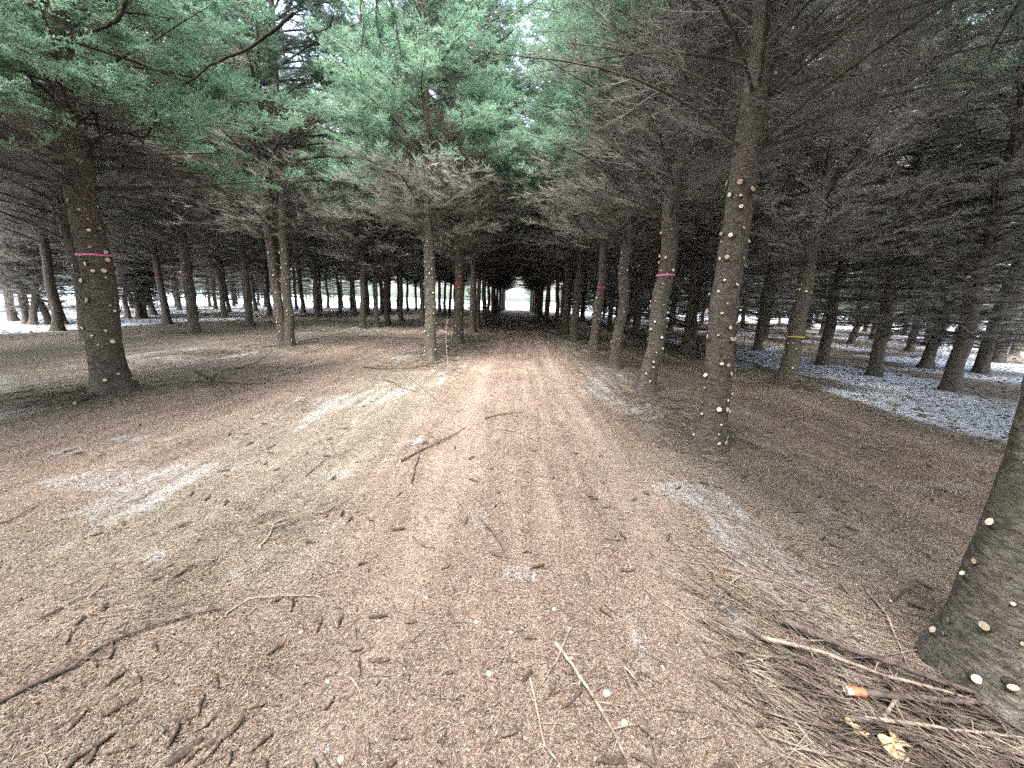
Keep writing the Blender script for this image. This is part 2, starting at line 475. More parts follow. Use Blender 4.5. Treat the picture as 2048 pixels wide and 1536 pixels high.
# ------------------------------------------------------------------ spruces
def make_trunk(rng, R0, H, lean=(0, 0), wob=0.03, sides=14, kinks=(), bake_stubs=0, zprune=2.7, name='trunk', mats=None, amp=0.006, flare=0.55):
    """returns mesh and a function giving the surface point and outward direction at (z, azimuth)"""
    ph = rng.uniform(0, 2 * PI, 8); am = rng.uniform(0.4, 1, 4) * wob
    def centre(z):
        z = np.asarray(z, dtype=float)
        env = sstep(0, 0.8, z) * (1 - 0.9 * sstep(3.5, 6, z))
        x = lean[0] * z + env * (am[0] * np.sin(z * 1.7 + ph[0]) + am[1] * 0.6 * np.sin(z * 3.9 + ph[1]))
        y = lean[1] * z + env * (am[2] * np.sin(z * 1.5 + ph[2]) + am[3] * 0.6 * np.sin(z * 3.5 + ph[3]))
        return x, y
    def radius(z, th):
        z = np.asarray(z, dtype=float)
        r = R0 * np.maximum(1 - z / H, 0.02) ** 0.78
        lobes = 1 + 0.45 * np.cos(3 * th + ph[4]) + 0.35 * np.cos(5 * th + ph[5])
        r = r + R0 * flare * np.exp(-np.maximum(z, 0) / 0.16) * np.maximum(lobes, 0.1) * 0.8
        r = r * (1 + 0.035 * np.cos(2 * th + ph[6] + z * 0.7))
        for kz in kinks: r = r + R0 * 0.11 * np.exp(-((z - kz) / 0.07) ** 2) * (0.7 + 0.3 * np.cos(3 * th + kz * 9))
        n = vnoise(th * 6 / PI * 3 + 50, z * 26, 5) + 0.6 * vnoise(th * 6 / PI * 7 + 90, z * 60, 8)
        return r + amp * (n - 0.8)
    zs = np.concatenate([np.arange(-0.12, 3.4, 0.05 if sides > 16 else 0.12), np.arange(3.4, H - 0.05, 0.4), [H]])
    th = np.arange(sides) * 2 * PI / sides
    Z, T = np.meshgrid(zs, th, indexing='ij')
    cx, cy_ = centre(Z)
    # periodic noise: blend across the seam
    rr = radius(Z, T)
    w = sstep(0, 1, (T - (2 * PI - 1.0)) / 1.0)
    rr = rr * (1 - w) + radius(Z, T - 2 * PI) * w
    Vt = np.stack([cx + rr * np.cos(T), cy_ + rr * np.sin(T), Z], -1).reshape(-1, 3)
    n = len(zs); s = np.arange(sides); s2 = (s + 1) % sides
    q = np.concatenate([np.stack([k * sides + s, k * sides + s2, (k + 1) * sides + s2, (k + 1) * sides + s], 1) for k in range(n - 1)])
    a = Acc(); a.add(Vt, [q], 0)
    def surf(z, az):
        x, y = centre(z); r = float(radius(z, az))
        return np.array([x + r * math.cos(az), y + r * math.sin(az), z]), np.array([math.cos(az), math.sin(az), 0.15])
    if bake_stubs:
        for _ in range(bake_stubs):
            p, d = surf(rng.uniform(0.2, zprune), rng.uniform(0, 2 * PI))
            d = norm(d); rs = rng.uniform(0.007, 0.019)
            Pp = np.stack([p - d * 0.01, p + d * 0.022])[None]
            v, po = tubes(Pp, np.array([[rs * 1.3, rs]]), 6, False)
            a.add(v, po, 0)
            cap = np.concatenate([v[6:12] + d * 0.001]); a.add(cap, [np.array([[0, 1, 2, 3, 4, 5]])], 1)
    return a.mesh(name, mats or [M_BARK, M_CUT], smooth=True), surf, centre

def make_crown(rng, centre, z0, H, Lmax, green, R0=0.15, nsec=20, nter=16, nneedle=18, tw=1.0, wstep=0.33, rise=(22, 42), dull=False, thin_low=0.0, keep=1.0, nl=0.020, nw=0.0042, zview=99.0, taper=0.6):
    """green(x,y,z,radial fraction) -> probability of a twig carrying needles"""
    zz = []; z = z0
    while z < H - 0.25:
        zz.append(z); z += wstep * rng.uniform(0.75, 1.25) * (1.0 if z < zview else 1.9)
    bz = []; baz = []; bl = []
    for z in zz:
        nb = rng.integers(5, 8); a0 = rng.uniform(0, 2 * PI)
        for k in range(nb):
            if rng.random() > keep: continue
            bz.append(z + rng.normal(0, 0.03)); baz.append(a0 + 2 * PI * k / nb + rng.normal(0, 0.2))
            u = (z - z0) / (H - z0)
            L = Lmax * (0.82 + 0.3 * min(1, u * 5)) * (1 - u) ** taper * rng.uniform(0.7, 1.1)
            if thin_low and z < thin_low: L *= 0.75
            bl.append(max(0.25, L))
        for k in range(2):
            bz.append(z + rng.uniform(0.1, 0.25)); baz.append(rng.uniform(0, 2 * PI))
            bl.append(rng.uniform(0.25, 0.6) * Lmax * (1 - (z - z0) / (H - z0)) + 0.1)
    bz = np.array(bz); baz = np.array(baz); bl = np.array(bl); N = len(bz)
    K = 9
    t = np.linspace(0, 1, K)
    e0 = np.radians(rng.uniform(rise[0], rise[1], N)) * (0.75 + 0.7 * (bz - z0) / (H - z0))
    e1 = np.radians(rng.uniform(-12, 14, N))
    el = e0[:, None] * (1 - t) ** 1.5 + e1[:, None] * (1 - (1 - t) ** 1.5)
    azt = baz[:, None] + np.cumsum(rng.normal(0, 0.05, (N, K)), 1)
    step = bl[:, None] / (K - 1)
    d = np.stack([np.cos(el) * np.cos(azt), np.cos(el) * np.sin(azt), np.sin(el)], -1) * step[..., None]
    P = np.zeros((N, K, 3)); P[:, 1:] = np.cumsum(d[:, :-1], 1)
    cx, cy_ = centre(bz)
    P += np.stack([cx, cy_, bz], -1)[:, None]
    rb = (0.004 + 0.0055 * bl)[:, None] * (1 - 0.85 * t)[None] * tw
    a = Acc()
    v, po = tubes(P, rb, 4); a.add(v, po, 1)
    # second order
    cnt = np.maximum(4, (nsec * bl / Lmax * rng.uniform(0.8, 1.2, N)).astype(int))
    idx = np.repeat(np.arange(N), cnt); n2 = len(idx)
    ts = rng.uniform(0.1, 0.98, n2)
    p, tan = interp(P, idx, ts)
    side = norm(np.cross(tan, np.array([0, 0, 1.0]))) * np.where(rng.random(n2) < 0.5, 1, -1)[:, None]
    ang = np.radians(rng.uniform(35, 65, n2))[:, None]
    d0 = norm(tan * np.cos(ang) + side * np.sin(ang) + np.array([0, 0, 1.0]) * rng.normal(-0.02, 0.22, n2)[:, None])
    l2 = (0.42 * bl[idx] * (1 - ts) ** 0.8 * rng.uniform(0.35, 1, n2) + 0.10)
    K2 = 5
    curl = rng.normal(0, 0.09, (n2, K2, 3)); curl[..., 2] += 0.05
    dd = norm(d0[:, None] + np.cumsum(curl, 1)) * (l2 / (K2 - 1))[:, None, None]
    P2 = np.zeros((n2, K2, 3)); P2[:, 1:] = np.cumsum(dd[:, :-1], 1); P2 += p[:, None]
    t2 = np.linspace(0, 1, K2)
    r2 = (0.0016 + 0.0028 * l2)[:, None] * (1 - 0.7 * t2)[None] * tw
    v, po = tubes(P2, r2, 3); a.add(v, po, 0)
    # third order
    cnt = np.maximum(2, (nter * np.clip(l2 / 0.5, 0.15, 1.6)).astype(int))
    idx3 = np.repeat(np.arange(n2), cnt); n3 = len(idx3)
    ts3 = rng.uniform(0.08, 1, n3)
    p, tan = interp(P2, idx3, ts3)
    side = norm(np.cross(tan, norm(rng.normal(0, 0.35, (n3, 3)) + np.array([0, 0, 1.0])))) * np.where(rng.random(n3) < 0.5, 1, -1)[:, None]
    ang = np.radians(rng.uniform(30, 70, n3))[:, None]
    d3 = norm(tan * np.cos(ang) + side * np.sin(ang) + np.array([0, 0, 1.0]) * rng.normal(0.0, 0.2, n3)[:, None])
    l3 = (0.06 + 0.42 * l2[idx3] * (1 - 0.7 * ts3) * rng.uniform(0.3, 1, n3))
    b_ = p + d3 * (l3 * 0.55)[:, None]
    c_ = b_ + norm(d3 + rng.normal(0, 0.25, (n3, 3)) + np.array([0, 0, 0.12])) * (l3 * 0.5)[:, None]
    P3 = np.stack([p, c_], 1)
    r3 = np.stack([np.full(n3, 0.0021), np.zeros(n3)], 1) * tw
    v, po = tubes(P3, r3, 3); a.add(v, po, 0)
    br = a.mesh('crown', [M_TWIG, M_LIMB], smooth=True)
    # needles
    cx, cy_ = centre(c_[:, 2]); rad = np.hypot(c_[:, 0] - cx, c_[:, 1] - cy_)
    u = np.clip((c_[:, 2] - z0) / (H - z0), 0, 1)
    frac = rad / (Lmax * (1 - u) ** taper + 0.15)
    g3 = (0.75 * rng.random(n2)[idx3] + 0.25 * rng.random(n3)) < green(c_[:, 0], c_[:, 1], c_[:, 2], frac) * 0.9
    nm = None
    if g3.any():
        A = np.concatenate([p[g3], b_[g3]]); B = np.concatenate([b_[g3], c_[g3]])
        # also on the second-order tips
        e, _ = interp(P2, np.arange(n2), np.full(n2, 0.55)); e2 = P2[:, -1]
        cx, cy_ = centre(e2[:, 2]); rad2 = np.hypot(e2[:, 0] - cx, e2[:, 1] - cy_)
        u2 = np.clip((e2[:, 2] - z0) / (H - z0), 0, 1)
        gg = rng.random(n2) < green(e2[:, 0], e2[:, 1], e2[:, 2], rad2 / (Lmax * (1 - u2) ** taper + 0.15))
        A = np.concatenate([A, e[gg]]); B = np.concatenate([B, e2[gg]])
        L = np.linalg.norm(B - A, axis=1)
        c = np.maximum(3, (nneedle * L / 0.08).astype(int)); c = np.minimum(c, nneedle * 3)
        i = np.repeat(np.arange(len(A)), c); n = len(i)
        tt = rng.random(n)[:, None]
        ax = norm(B - A)[i]
        o = A[i] * (1 - tt) + B[i] * tt
        rdir = rng.normal(0, 1, (n, 3)); rdir[:, 2] += 0.45
        rdir = norm(rdir - ax * np.sum(rdir * ax, 1)[:, None])
        dn = norm(ax * 0.75 + rdir)
        w = norm(np.cross(dn, rng.normal(0, 1, (n, 3)))) * (nw * 0.5)
        ln = nl * rng.uniform(0.75, 1.15, n)[:, None]
        Vn = np.stack([o - w, o + w, o + dn * ln], 1).reshape(-1, 3)
        q = np.arange(n * 3).reshape(n, 3)
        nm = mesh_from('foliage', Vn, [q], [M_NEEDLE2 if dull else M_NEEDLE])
    return br, nm

stub_meshes = []
def make_stub(rng, cutm):
    a = Acc()
    r = 1.0; n = 10
    Pp = np.array([[[-0.6, 0, 0], [0.0, 0, 0], [0.55, 0.05, 0], [1.0, 0.08, 0.02]]])
    v, po = tubes(Pp, np.array([[1.55, 1.35, 1.0, 0.98]]), n, False)
    v = v * (1 + rng.normal(0, 0.03, v.shape)); a.add(v, po, 0)
    cap = v[-n:] + np.array([0.02, 0, 0]); cap[:, 0] += 0.25 * (cap[:, 1] - 0.1) * rng.uniform(-1, 1)
    cap = cap.copy(); c0 = cap.mean(0); 
    a.add(np.concatenate([cap, [c0 + np.array([0.05, 0, 0])]]), [np.array([[k, (k + 1) % n, n] for k in range(n)])], 1)
    return a.mesh('cut_stub', [M_BARK, cutm], smooth=False)
rs = np.random.default_rng(5)
stub_meshes = [make_stub(rs, c) for c in (M_CUT, M_CUT2, M_CUT, M_CUT, M_CUT2)]

def ribbon_mesh(centre, R0, H, z, m, tail=False, rng=None, w=0.023):
    sides = 28; th = np.arange(sides) * 2 * PI / sides
    r = R0 * (1 - z / H) ** 0.78 + 0.010
    cx, cy_ = centre(z); dz = 0.008 * np.sin(th + R0 * 99) + 0.0035 * np.sin(th * 5)
    rr = r * (1 + 0.035 * np.cos(2 * th)) + 0.002 * np.sin(th * 9)
    a = Acc()
    rings = []
    for zz, ro in ((-w / 2, 0), (w / 2, 0), (w / 2, 0.0015), (-w / 2, 0.0015)):
        rings.append(np.stack([cx + (rr + ro) * np.cos(th), cy_ + (rr + ro) * np.sin(th), z + dz + zz], 1))
    Vv = np.concatenate(rings); s = np.arange(sides); s2 = (s + 1) % sides
    q = np.concatenate([np.stack([k * sides + s, k * sides + s2, ((k + 1) % 4) * sides + s2, ((k + 1) % 4) * sides + s], 1) for k in range(4)])
    a.add(Vv, [q])
    if tail:                                  # knot and two short hanging ends, on the camera side
        for k, (sx, L) in enumerate(((-0.03, 0.10), (0.015, 0.14), (0.04, 0.07))):
            az = -PI / 2 + sx * 3
            b0 = np.array([cx + (r + 0.01) * math.cos(az), cy_ + (r + 0.01) * math.sin(az), z])
            pts = np.array([b0, b0 + [sx, -0.02, 0.01], b0 + [sx * 1.6, -0.025, -L * 0.5], b0 + [sx * 1.8, -0.01, -L]])
            wv = np.array([0.010, 0.002, 0]); th_ = np.array([0, 0.0015, 0])
            Vt = np.concatenate([np.stack([p - wv, p + wv, p + wv + th_, p - wv + th_]) for p in pts])
            qq = [[i * 4 + j, i * 4 + (j + 1) % 4, (i + 1) * 4 + (j + 1) % 4, (i + 1) * 4 + j] for i in range(3) for j in range(4)]
            a.add(Vt, [np.array(qq)])
    return a.mesh('marking_ribbon', [m])

def g_high(zg, soft=1.2, tip=0.35):
    return lambda x, y, z, f: np.clip((z - zg) / soft, 0, 1) * np.clip((f - tip) / 0.2, 0, 1)

def g_side(ax, ay, zlow, zhigh, tip=0.45):
    """green from zlow on the side facing (ax, ay), from zhigh elsewhere"""
    n = math.hypot(ax, ay)
    def f(x, y, z, fr):
        c = (x * ax + y * ay) / n / np.maximum(np.hypot(x, y), 0.05)
        zl = zhigh + (zlow - zhigh) * sstep(-0.1, 0.6, c)
        return np.clip((z - zl + 0.6 * (fr - 0.6)) / 0.7, 0, 1) * np.clip((fr - tip) / 0.18, 0, 1)
    return f

def tree(name, x, y, label, group=None):
    e = bpy.data.objects.new(name, None); COL.objects.link(e)
    e.location = (x, y, gzf(x, y)); e.empty_display_size = 0.3
    return tag(e, label, 'tree', group)

def hero(x, y, R0, label, seed, lean=(0, 0), z0=2.75, H=14.0, Lmax=3.2, green=None, nstub=34, ribbon=None, tail=False, rib_z=2.0, mossy=False,
         stub_z=None, stub_list=(), wob=0.03, kinks=(), nter=24, nsec=34, sides=28, face=None, flare=0.55, crown=True, dull=False, tw=1.15, rise=(22, 42), keep=1.0, group='spruces of the plantation', srange=(0.016, 0.026), parent=None, taper=0.6):
    rng = np.random.default_rng(seed)
    if face is None: face = math.atan2(-y, -x)
    e = parent or tree('spruce_tree', x, y, label, group)
    bm_ = [M_BARKG if mossy else M_BARK, M_CUT]
    tm, surf, centre = make_trunk(rng, R0, H, lean, wob, sides, kinks, mats=bm_, flare=flare)
    to = link('trunk', tm, e)
    zmax = stub_z or z0 - 0.1
    spots = list(stub_list)
    tries = 0
    while len(spots) < nstub and tries < 2000:
        tries += 1
        z = rng.uniform(0.12, zmax); az = face + rng.uniform(-1.55, 1.55)
        if all(abs(z - a) > 0.07 or abs(az - b) > 0.35 for a, b in spots): spots.append((z, az))
    for k, (z, az) in enumerate(spots):
        p, d = surf(z, az)
        s = link('cut_stub', stub_meshes[k % 5], to)
        r = rng.uniform(*srange) * rng.choice([0.65, 0.8, 1.0, 1.1])
        s.location = p; s.rotation_euler = (rng.uniform(0, 6), -rng.uniform(-0.1, 0.5), az + rng.uniform(-0.3, 0.3)); s.scale = (r * rng.uniform(0.6, 1.3), r * rng.uniform(0.75, 1.1), r)
    if ribbon:
        link('marking_ribbon', ribbon_mesh(centre, R0, H, rib_z, ribbon, tail), e)
    if crown and math.hypot(x, y) > 12.5:
        v = kinds['pruned'][seed % 4]
        co = link('crown', v[1], e); co.rotation_euler.z = seed * 1.3
        link('foliage', v[2], co)
    elif crown:
        br, nm = make_crown(rng, centre, z0, H, Lmax, green or g_high(6.0), R0, nter=nter, nsec=nsec, dull=dull, tw=tw, rise=rise, keep=keep, taper=taper, zview=5.0 + 0.45 * math.hypot(x, y), nneedle=13, nw=0.0085, nl=0.026)
        co = link('crown', br, e)
        if nm: link('foliage', nm, co)
    return e, centre

# --- shared kinds for the rest of the plantation
kinds = {}
def kind(key, seed, mats, **kw):
    rng = np.random.default_rng(seed)
    R0 = kw.pop('R0', 0.15); H = kw.get('H', 10.5); st = kw.pop('stubs', 40); wob = kw.pop('wob', 0.035)
    tm, surf, centre = make_trunk(rng, R0, H, (0, 0), wob, 12, (), bake_stubs=st, zprune=kw['z0'] - 0.1, mats=mats)
    br, nm = make_crown(rng, centre, R0=R0, **kw)
    kinds.setdefault(key, []).append((tm, br, nm, centre, R0, H))
for s in range(4):
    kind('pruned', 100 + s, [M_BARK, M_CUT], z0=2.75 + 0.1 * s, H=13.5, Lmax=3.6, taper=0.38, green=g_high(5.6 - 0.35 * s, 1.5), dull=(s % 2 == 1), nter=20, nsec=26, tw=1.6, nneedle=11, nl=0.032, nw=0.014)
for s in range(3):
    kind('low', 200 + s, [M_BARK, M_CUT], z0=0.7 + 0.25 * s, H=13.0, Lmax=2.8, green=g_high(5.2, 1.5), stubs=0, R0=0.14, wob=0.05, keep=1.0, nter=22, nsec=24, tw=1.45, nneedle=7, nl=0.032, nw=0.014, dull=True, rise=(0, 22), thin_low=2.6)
for s in range(2):
    kind('young', 300 + s, [M_BARK, M_CUT], z0=0.12, H=3.4 + s, Lmax=1.25, green=lambda x, y, z, f: np.clip((f - 0.15) / 0.2, 0, 1), stubs=0, R0=0.05, wob=0.01, nsec=16, nter=12, wstep=0.22, rise=(5, 30), nl=0.028, nw=0.009)

G = 'spruces of the plantation'
# --- the edge row on the right of the track
hero(2.14, 1.36, 0.20, 'huge mossy trunk cut off by the right edge of the picture, beside the brush pile', 11, lean=(-0.05, 0.0), mossy=True, z0=2.95, green=g_high(6.5),
     stub_list=[(0.72, 2.82), (0.54, 2.81), (0.46, 2.72), (0.46, -2.76), (0.32, -2.97), (0.24, 2.80), (0.14, 2.61), (0.17, 2.78), (0.10, -2.84), (0.33, -2.52), (0.16, -2.51), (1.0, 3.0), (1.25, 2.9)],
     nstub=13, flare=0.42, srange=(0.013, 0.016), rise=(14, 30))
hero(2.15, 3.99, 0.138, 'big reddish-brown trunk dotted with cut stubs, nearest full trunk on the right', 12, lean=(-0.02, 0.0), z0=2.9, green=g_side(-1, -0.3, 5.4, 6.5),
     kinks=(0.95, 1.55, 2.05), nstub=56, nter=22, nsec=24, tw=1.0, wob=0.025, rise=(28, 48))
hero(2.37, 6.77, 0.150, 'crooked trunk with a bright pink ribbon, second full trunk on the right', 13, lean=(0.05, 0.0), z0=2.85, green=g_side(-1, 0, 4.4, 6.5), ribbon=M_PINK,
     rib_z=2.0, kinks=(0.65, 1.2, 1.75), nstub=30, wob=0.05, nter=26)
hero(2.41, 9.18, 0.125, 'slim wavy trunk without ribbon, third full trunk on the right', 14, lean=(0.015, 0), z0=2.8, green=g_side(-1, 0, 3.9, 6.2), kinks=(1.1, 1.9), nstub=26, wob=0.055)
hero(2.62, 12.86, 0.15, 'trunk with a knotted thin red ribbon on the right edge row', 15, lean=(0.03, 0), z0=2.75, green=g_side(-1, 0, 4.2, 6.0), ribbon=M_RED, tail=True, rib_z=2.05, nstub=26, sides=18)
hero(2.39, 15.85, 0.16, 'plain trunk just behind the knotted red ribbon tree', 16, lean=(0.01, 0), z0=2.75, green=g_side(-1, 0, 4.0, 6.0), nstub=22, sides=18)
# --- the edge row on the left of the track
EDGE_TREE, _ = hero(-2.10, 9.56, 0.150, 'upright mossy trunk dotted with cut stubs, nearest on the left edge of the track', 21, lean=(-0.012, 0), z0=2.95, mossy=True, green=g_side(-0.4, -1, 3.9, 4.4, 0.35), taper=1.15, kinks=(1.4, 1.9),
     nstub=44, nter=30, nsec=40, wob=0.02, rise=(10, 30), H=11.5)
hero(-1.99, 13.5, 0.165, 'reddish trunk with a knotted red ribbon behind the mossy one', 22, lean=(0.012, 0), z0=2.9, green=g_side(1, -1, 4.4, 5.0), ribbon=M_RED, tail=True, rib_z=2.05, nstub=26, sides=18)
hero(-2.05, 18.48, 0.17, 'trunk with a thin pink ribbon, third along the left edge of the track', 23, z0=2.9, green=g_side(1, -1, 4.4, 5.4), ribbon=M_RED, rib_z=2.05, nstub=24, sides=18)
# --- left lane
LEFT_TREE, _ = hero(-6.0, 5.55, 0.205, 'thick leaning trunk with a wide pink ribbon in the left foreground', 31, lean=(0.035, 0.0), z0=2.75, H=10.5, Lmax=3.4, green=g_side(1, -0.6, 2.4, 3.7, 0.36), taper=1.15, ribbon=M_PINK, rib_z=1.93, nstub=34,
     face=-0.75, wob=0.03, flare=0.6, nter=26, nsec=36, srange=(0.019, 0.029), rise=(4, 24))
hero(-6.15, 2.55, 0.17, 'spruce beyond the left edge whose green boughs hang into the top left corner', 32, z0=2.8, H=8.5, Lmax=3.3, green=g_side(1, 0.6, 2.7, 3.6, 0.33), taper=1.15, nstub=10, face=0, nter=26, nsec=36, rise=(8, 30))
e, _ = hero(-6.68, 11.05, 0.125, 'forked spruce with twin trunks joined at the base in the left row', 33, lean=(-0.055, 0), z0=2.8, H=11, green=g_side(0.6, -1, 2.7, 3.9, 0.4), taper=1.15, nstub=22, sides=18, face=-1.0, wob=0.02)
hero(-6.50, 11.08, 0.125, '', 34, crown=False, lean=(0.035, 0.0), parent=e, z0=2.9, green=g_side(1, -1, 3.6, 4.6), nstub=22, sides=18, face=-1.0, wob=0.02)
for o in [c for c in e.children if c.name.startswith('trunk')][1:]:
    o.location.x += 0.16
hero(-11.86, 14.2, 0.165, 'dark trunk with a thin red ribbon standing over a small brush heap, far left', 35, z0=2.6, green=g_high(5.2), ribbon=M_RED, rib_z=2.05, nstub=24, sides=16, face=-0.8)
# bare dark limbs of the two left trees that stand out against the foliage
LIMBS = [
 (0, 0.012, [(-1.356, 8.3, 3.507), (-1.426, 8.3, 4.116), (-1.55, 8.3, 5.073), (-1.613, 8.3, 5.819), (-1.572, 8.3, 6.381), (-1.361, 8.3, 6.852)]),
 (1, 0.02, [(-2.561, 4.9, 4.524), (-2.801, 4.9, 4.351), (-3.06, 4.9, 4.193), (-3.327, 4.9, 4.091), (-3.504, 4.9, 4.013), (-3.663, 4.9, 3.873), (-3.84, 4.9, 3.779)]),
 (1, 0.024, [(-4.088, 4.6, 4.527), (-4.137, 4.6, 4.399), (-4.22, 4.6, 4.25), (-4.41, 4.6, 4.175), (-4.606, 4.6, 4.099)]),
 (1, 0.016, [(-5.465, 4.6, 3.991), (-5.276, 4.6, 3.793), (-5.122, 4.6, 3.609), (-4.986, 4.6, 3.477)]),
 (1, 0.014, [(-4.993, 5.0, 3.528), (-4.9, 5.0, 3.338), (-4.942, 5.0, 3.177), (-5.154, 5.0, 3.074)]),
 (1, 0.012, [(-4.412, 5.2, 3.614), (-4.408, 5.2, 3.484), (-4.565, 5.2, 3.348), (-4.836, 5.2, 3.384), (-5.07, 5.2, 3.448)]),
 (0, 0.012, [(-3.198, 7.5, 6.079), (-3.316, 7.5, 5.92), (-3.49, 7.5, 5.83), (-3.745, 7.5, 5.795)]),
 (0, 0.007, [(-1.961, 6.5, 5.798), (-1.941, 6.5, 5.528), (-1.905, 6.5, 5.284), (-1.892, 6.5, 5.022)]),
 (0, 0.006, [(-2.367, 6.5, 5.787), (-2.407, 6.5, 5.546), (-2.369, 6.5, 5.302), (-2.402, 6.5, 5.064)]),
 (0, 0.006, [(-2.153, 6.5, 5.793), (-2.128, 6.5, 5.523), (-2.088, 6.5, 5.248), (-2.049, 6.5, 5.112)]),
]

for k, (ti, rad, pts) in enumerate(LIMBS):
    t_ = (EDGE_TREE, LEFT_TREE)[ti]; rl = np.random.default_rng(700 + k)
    p = np.array(pts); sg = np.r_[0, np.cumsum(np.linalg.norm(np.diff(p, axis=0), axis=1))]; n_ = 24
    u = np.linspace(0, sg[-1], n_); q = np.stack([np.interp(u, sg, p[:, c]) for c in range(3)], 1)
    q[:, 1] += 0.05 * np.sin(u * 2 + k); q += np.cumsum(rl.normal(0, 0.006, q.shape), 0)
    q -= np.array(t_.location)
    a = Acc(); v, po = tubes(q[None], (rad * (1 - 0.6 * np.linspace(0, 1, n_)))[None], 6); a.add(v, po, 0)
    m_ = 46; i = rl.integers(1, n_ - 1, m_)
    d = norm(rl.normal(0, 1, (m_, 3)) + norm(q[i + 1] - q[i - 1]) * 0.9); l = rl.uniform(0.06, 0.38, (m_, 1))
    v, po = tubes(np.stack([q[i], q[i] + d * l * 0.5, q[i] + d * l + np.array([0, 0, -0.15]) * l], 1), np.stack([np.full(m_, 0.0035), np.full(m_, 0.0025), np.zeros(m_)], 1), 4); a.add(v, po, 1)
    link('bare_limb', a.mesh('bare_limb', [M_SILHOUETTE, M_SILHOUETTE], True), t_)
# --- right of the track, second row
hero(6.14, 8.54, 0.165, 'trunk with a yellow ribbon low down at the edge of the thin snow', 41, lean=(-0.01, 0), z0=2.35, green=g_high(6.5), ribbon=M_YEL, rib_z=0.95, nstub=16, stub_z=2.2, sides=18, face=-2.1, wob=0.03, flare=0.7)

rng = np.random.default_rng(77)
def place(key, x, y, label, ribbon=None, scale=None, group=G, name='spruce_tree', k=None, tilt=0.02):
    v = kinds[key]; tm, br, nm, centre, R0, H = v[rng.integers(len(v)) if k is None else k]
    e = tree(name, x, y, label, group)
    e.rotation_euler = (rng.normal(0, tilt), rng.normal(0, tilt), rng.uniform(0, 2 * PI))
    s = scale or rng.uniform(0.9, 1.12); e.scale = (s, s, s)
    link('trunk', tm, e)
    c = link('crown', br, e)
    if nm: link('foliage', nm, c)
    if ribbon:
        link('marking_ribbon', ribbon_mesh(centre, R0, H, 2.0 / s, ribbon, False, w=0.022), e)
    return e

ORD = ['first', 'second', 'third', 'fourth', 'fifth', 'sixth', 'seventh', 'eighth', 'ninth', 'tenth', 'eleventh', 'twelfth', 'thirteenth', 'fourteenth', 'fifteenth',
       'sixteenth', 'seventeenth', 'eighteenth', 'nineteenth', 'twentieth', 'twenty-first', 'twenty-second', 'twenty-third']
def row(key, x, y0, y1, step, lab, jx=0.12, extra=(), ribbons=(), wobble=0.25, drop=()):
    ys = list(extra) + []
    y = y0; n = 0; i = 0
    while y < y1:
        if i not in drop:
            place(key, x + rng.normal(0, jx), y + rng.normal(0, wobble), lab % ORD[min(n, len(ORD) - 1)],
                  ribbon=(M_RED if n in ribbons else None))
            n += 1
        y += step; i += 1

row('pruned', 2.45, 19.5, 68, 2.75, '%s trunk in the dark run of the right edge row behind the hand-spaced near trees', ribbons=(1,))
row('pruned', -2.12, 21.6, 68, 2.8, '%s trunk in the dark far run of the left edge row', ribbons=(0, 2))
# row two on the left (known positions first)
for (x, y, lab, rb) in [(-7.55, 19.1, 'dark paired trunk in the second row left of the track', None), (-7.1, 21.5, 'lone dark trunk right of the pair in the second row left', None),
                        (-7.5, 25.4, 'dark trunk with a faint ribbon in the second row left, beyond the pair', M_RED), (-7.2, 30.2, 'small dark trunk between mossy trunk and ribbon tree in the distance', None),
                        (-7.05, 19.7, 'thin trunk touching the right side of the dark paired trunk', None)]:
    place('pruned', x, y, lab, ribbon=rb, scale=1.0 if y != 19.7 else 0.8)
row('pruned', -7.1, 33.5, 56, 2.9, '%s far trunk at the end of the second row left')
for (x, y, lab, rb) in [(-12.23, 17.76, 'straight black trunk on the edge of the snow, left of the forked spruce', None), (-12.4, 21.2, 'dark trunk half hidden behind the forked spruce', None),
                        (-13.2, 25.9, 'small trunk just right of the forked spruce at the snow edge', None), (-12.3, 11.0, 'trunk behind the thick ribbon tree in the left row', None)]:
    place('pruned', x, y, lab, ribbon=rb, scale=1.0)
row('pruned', -12.4, 29.5, 54, 3.0, '%s far trunk of the third row left of the track')
for (x, y, lab, rb) in [(-15.64, 17.3, 'trunk with a faint ribbon standing on snow left of the red ribbon tree', M_RED), (-17.1, 22.7, 'slender trunk on snow between two darker trunks on the left', None),
                        (-16.0, 13.4, 'trunk on snow near the left edge beside the thick ribbon tree', None), (-17.0, 26.8, 'slender trunk on the far snow on the left', None)]:
    place('pruned', x, y, lab, ribbon=rb, scale=0.95)
row('pruned', -17.1, 31, 52, 3.2, '%s far trunk of the fourth row left, on snow')
# clumps of thin trunks on the snow at the far left
for (cx, cyy, n, lab) in [(-18.9, 15.4, 4, 'clump at the left edge'), (-20.3, 20.4, 4, 'fan-shaped clump behind the thick ribbon tree')]:
    for k in range(n):
        place('low', cx + rng.uniform(-0.6, 0.6), cyy + rng.uniform(-0.5, 0.5), '%s slim leaning trunk of the %s' % (ORD[k], lab), scale=rng.uniform(0.7, 0.95), tilt=0.09)
row('low', -21.2, 16.3, 52, 3.1, '%s unpruned spruce in the outer row on the left snow', drop=(1,))
row('low', -25.6, 19.5, 50, 3.4, '%s unpruned spruce in the outermost row at the far left')
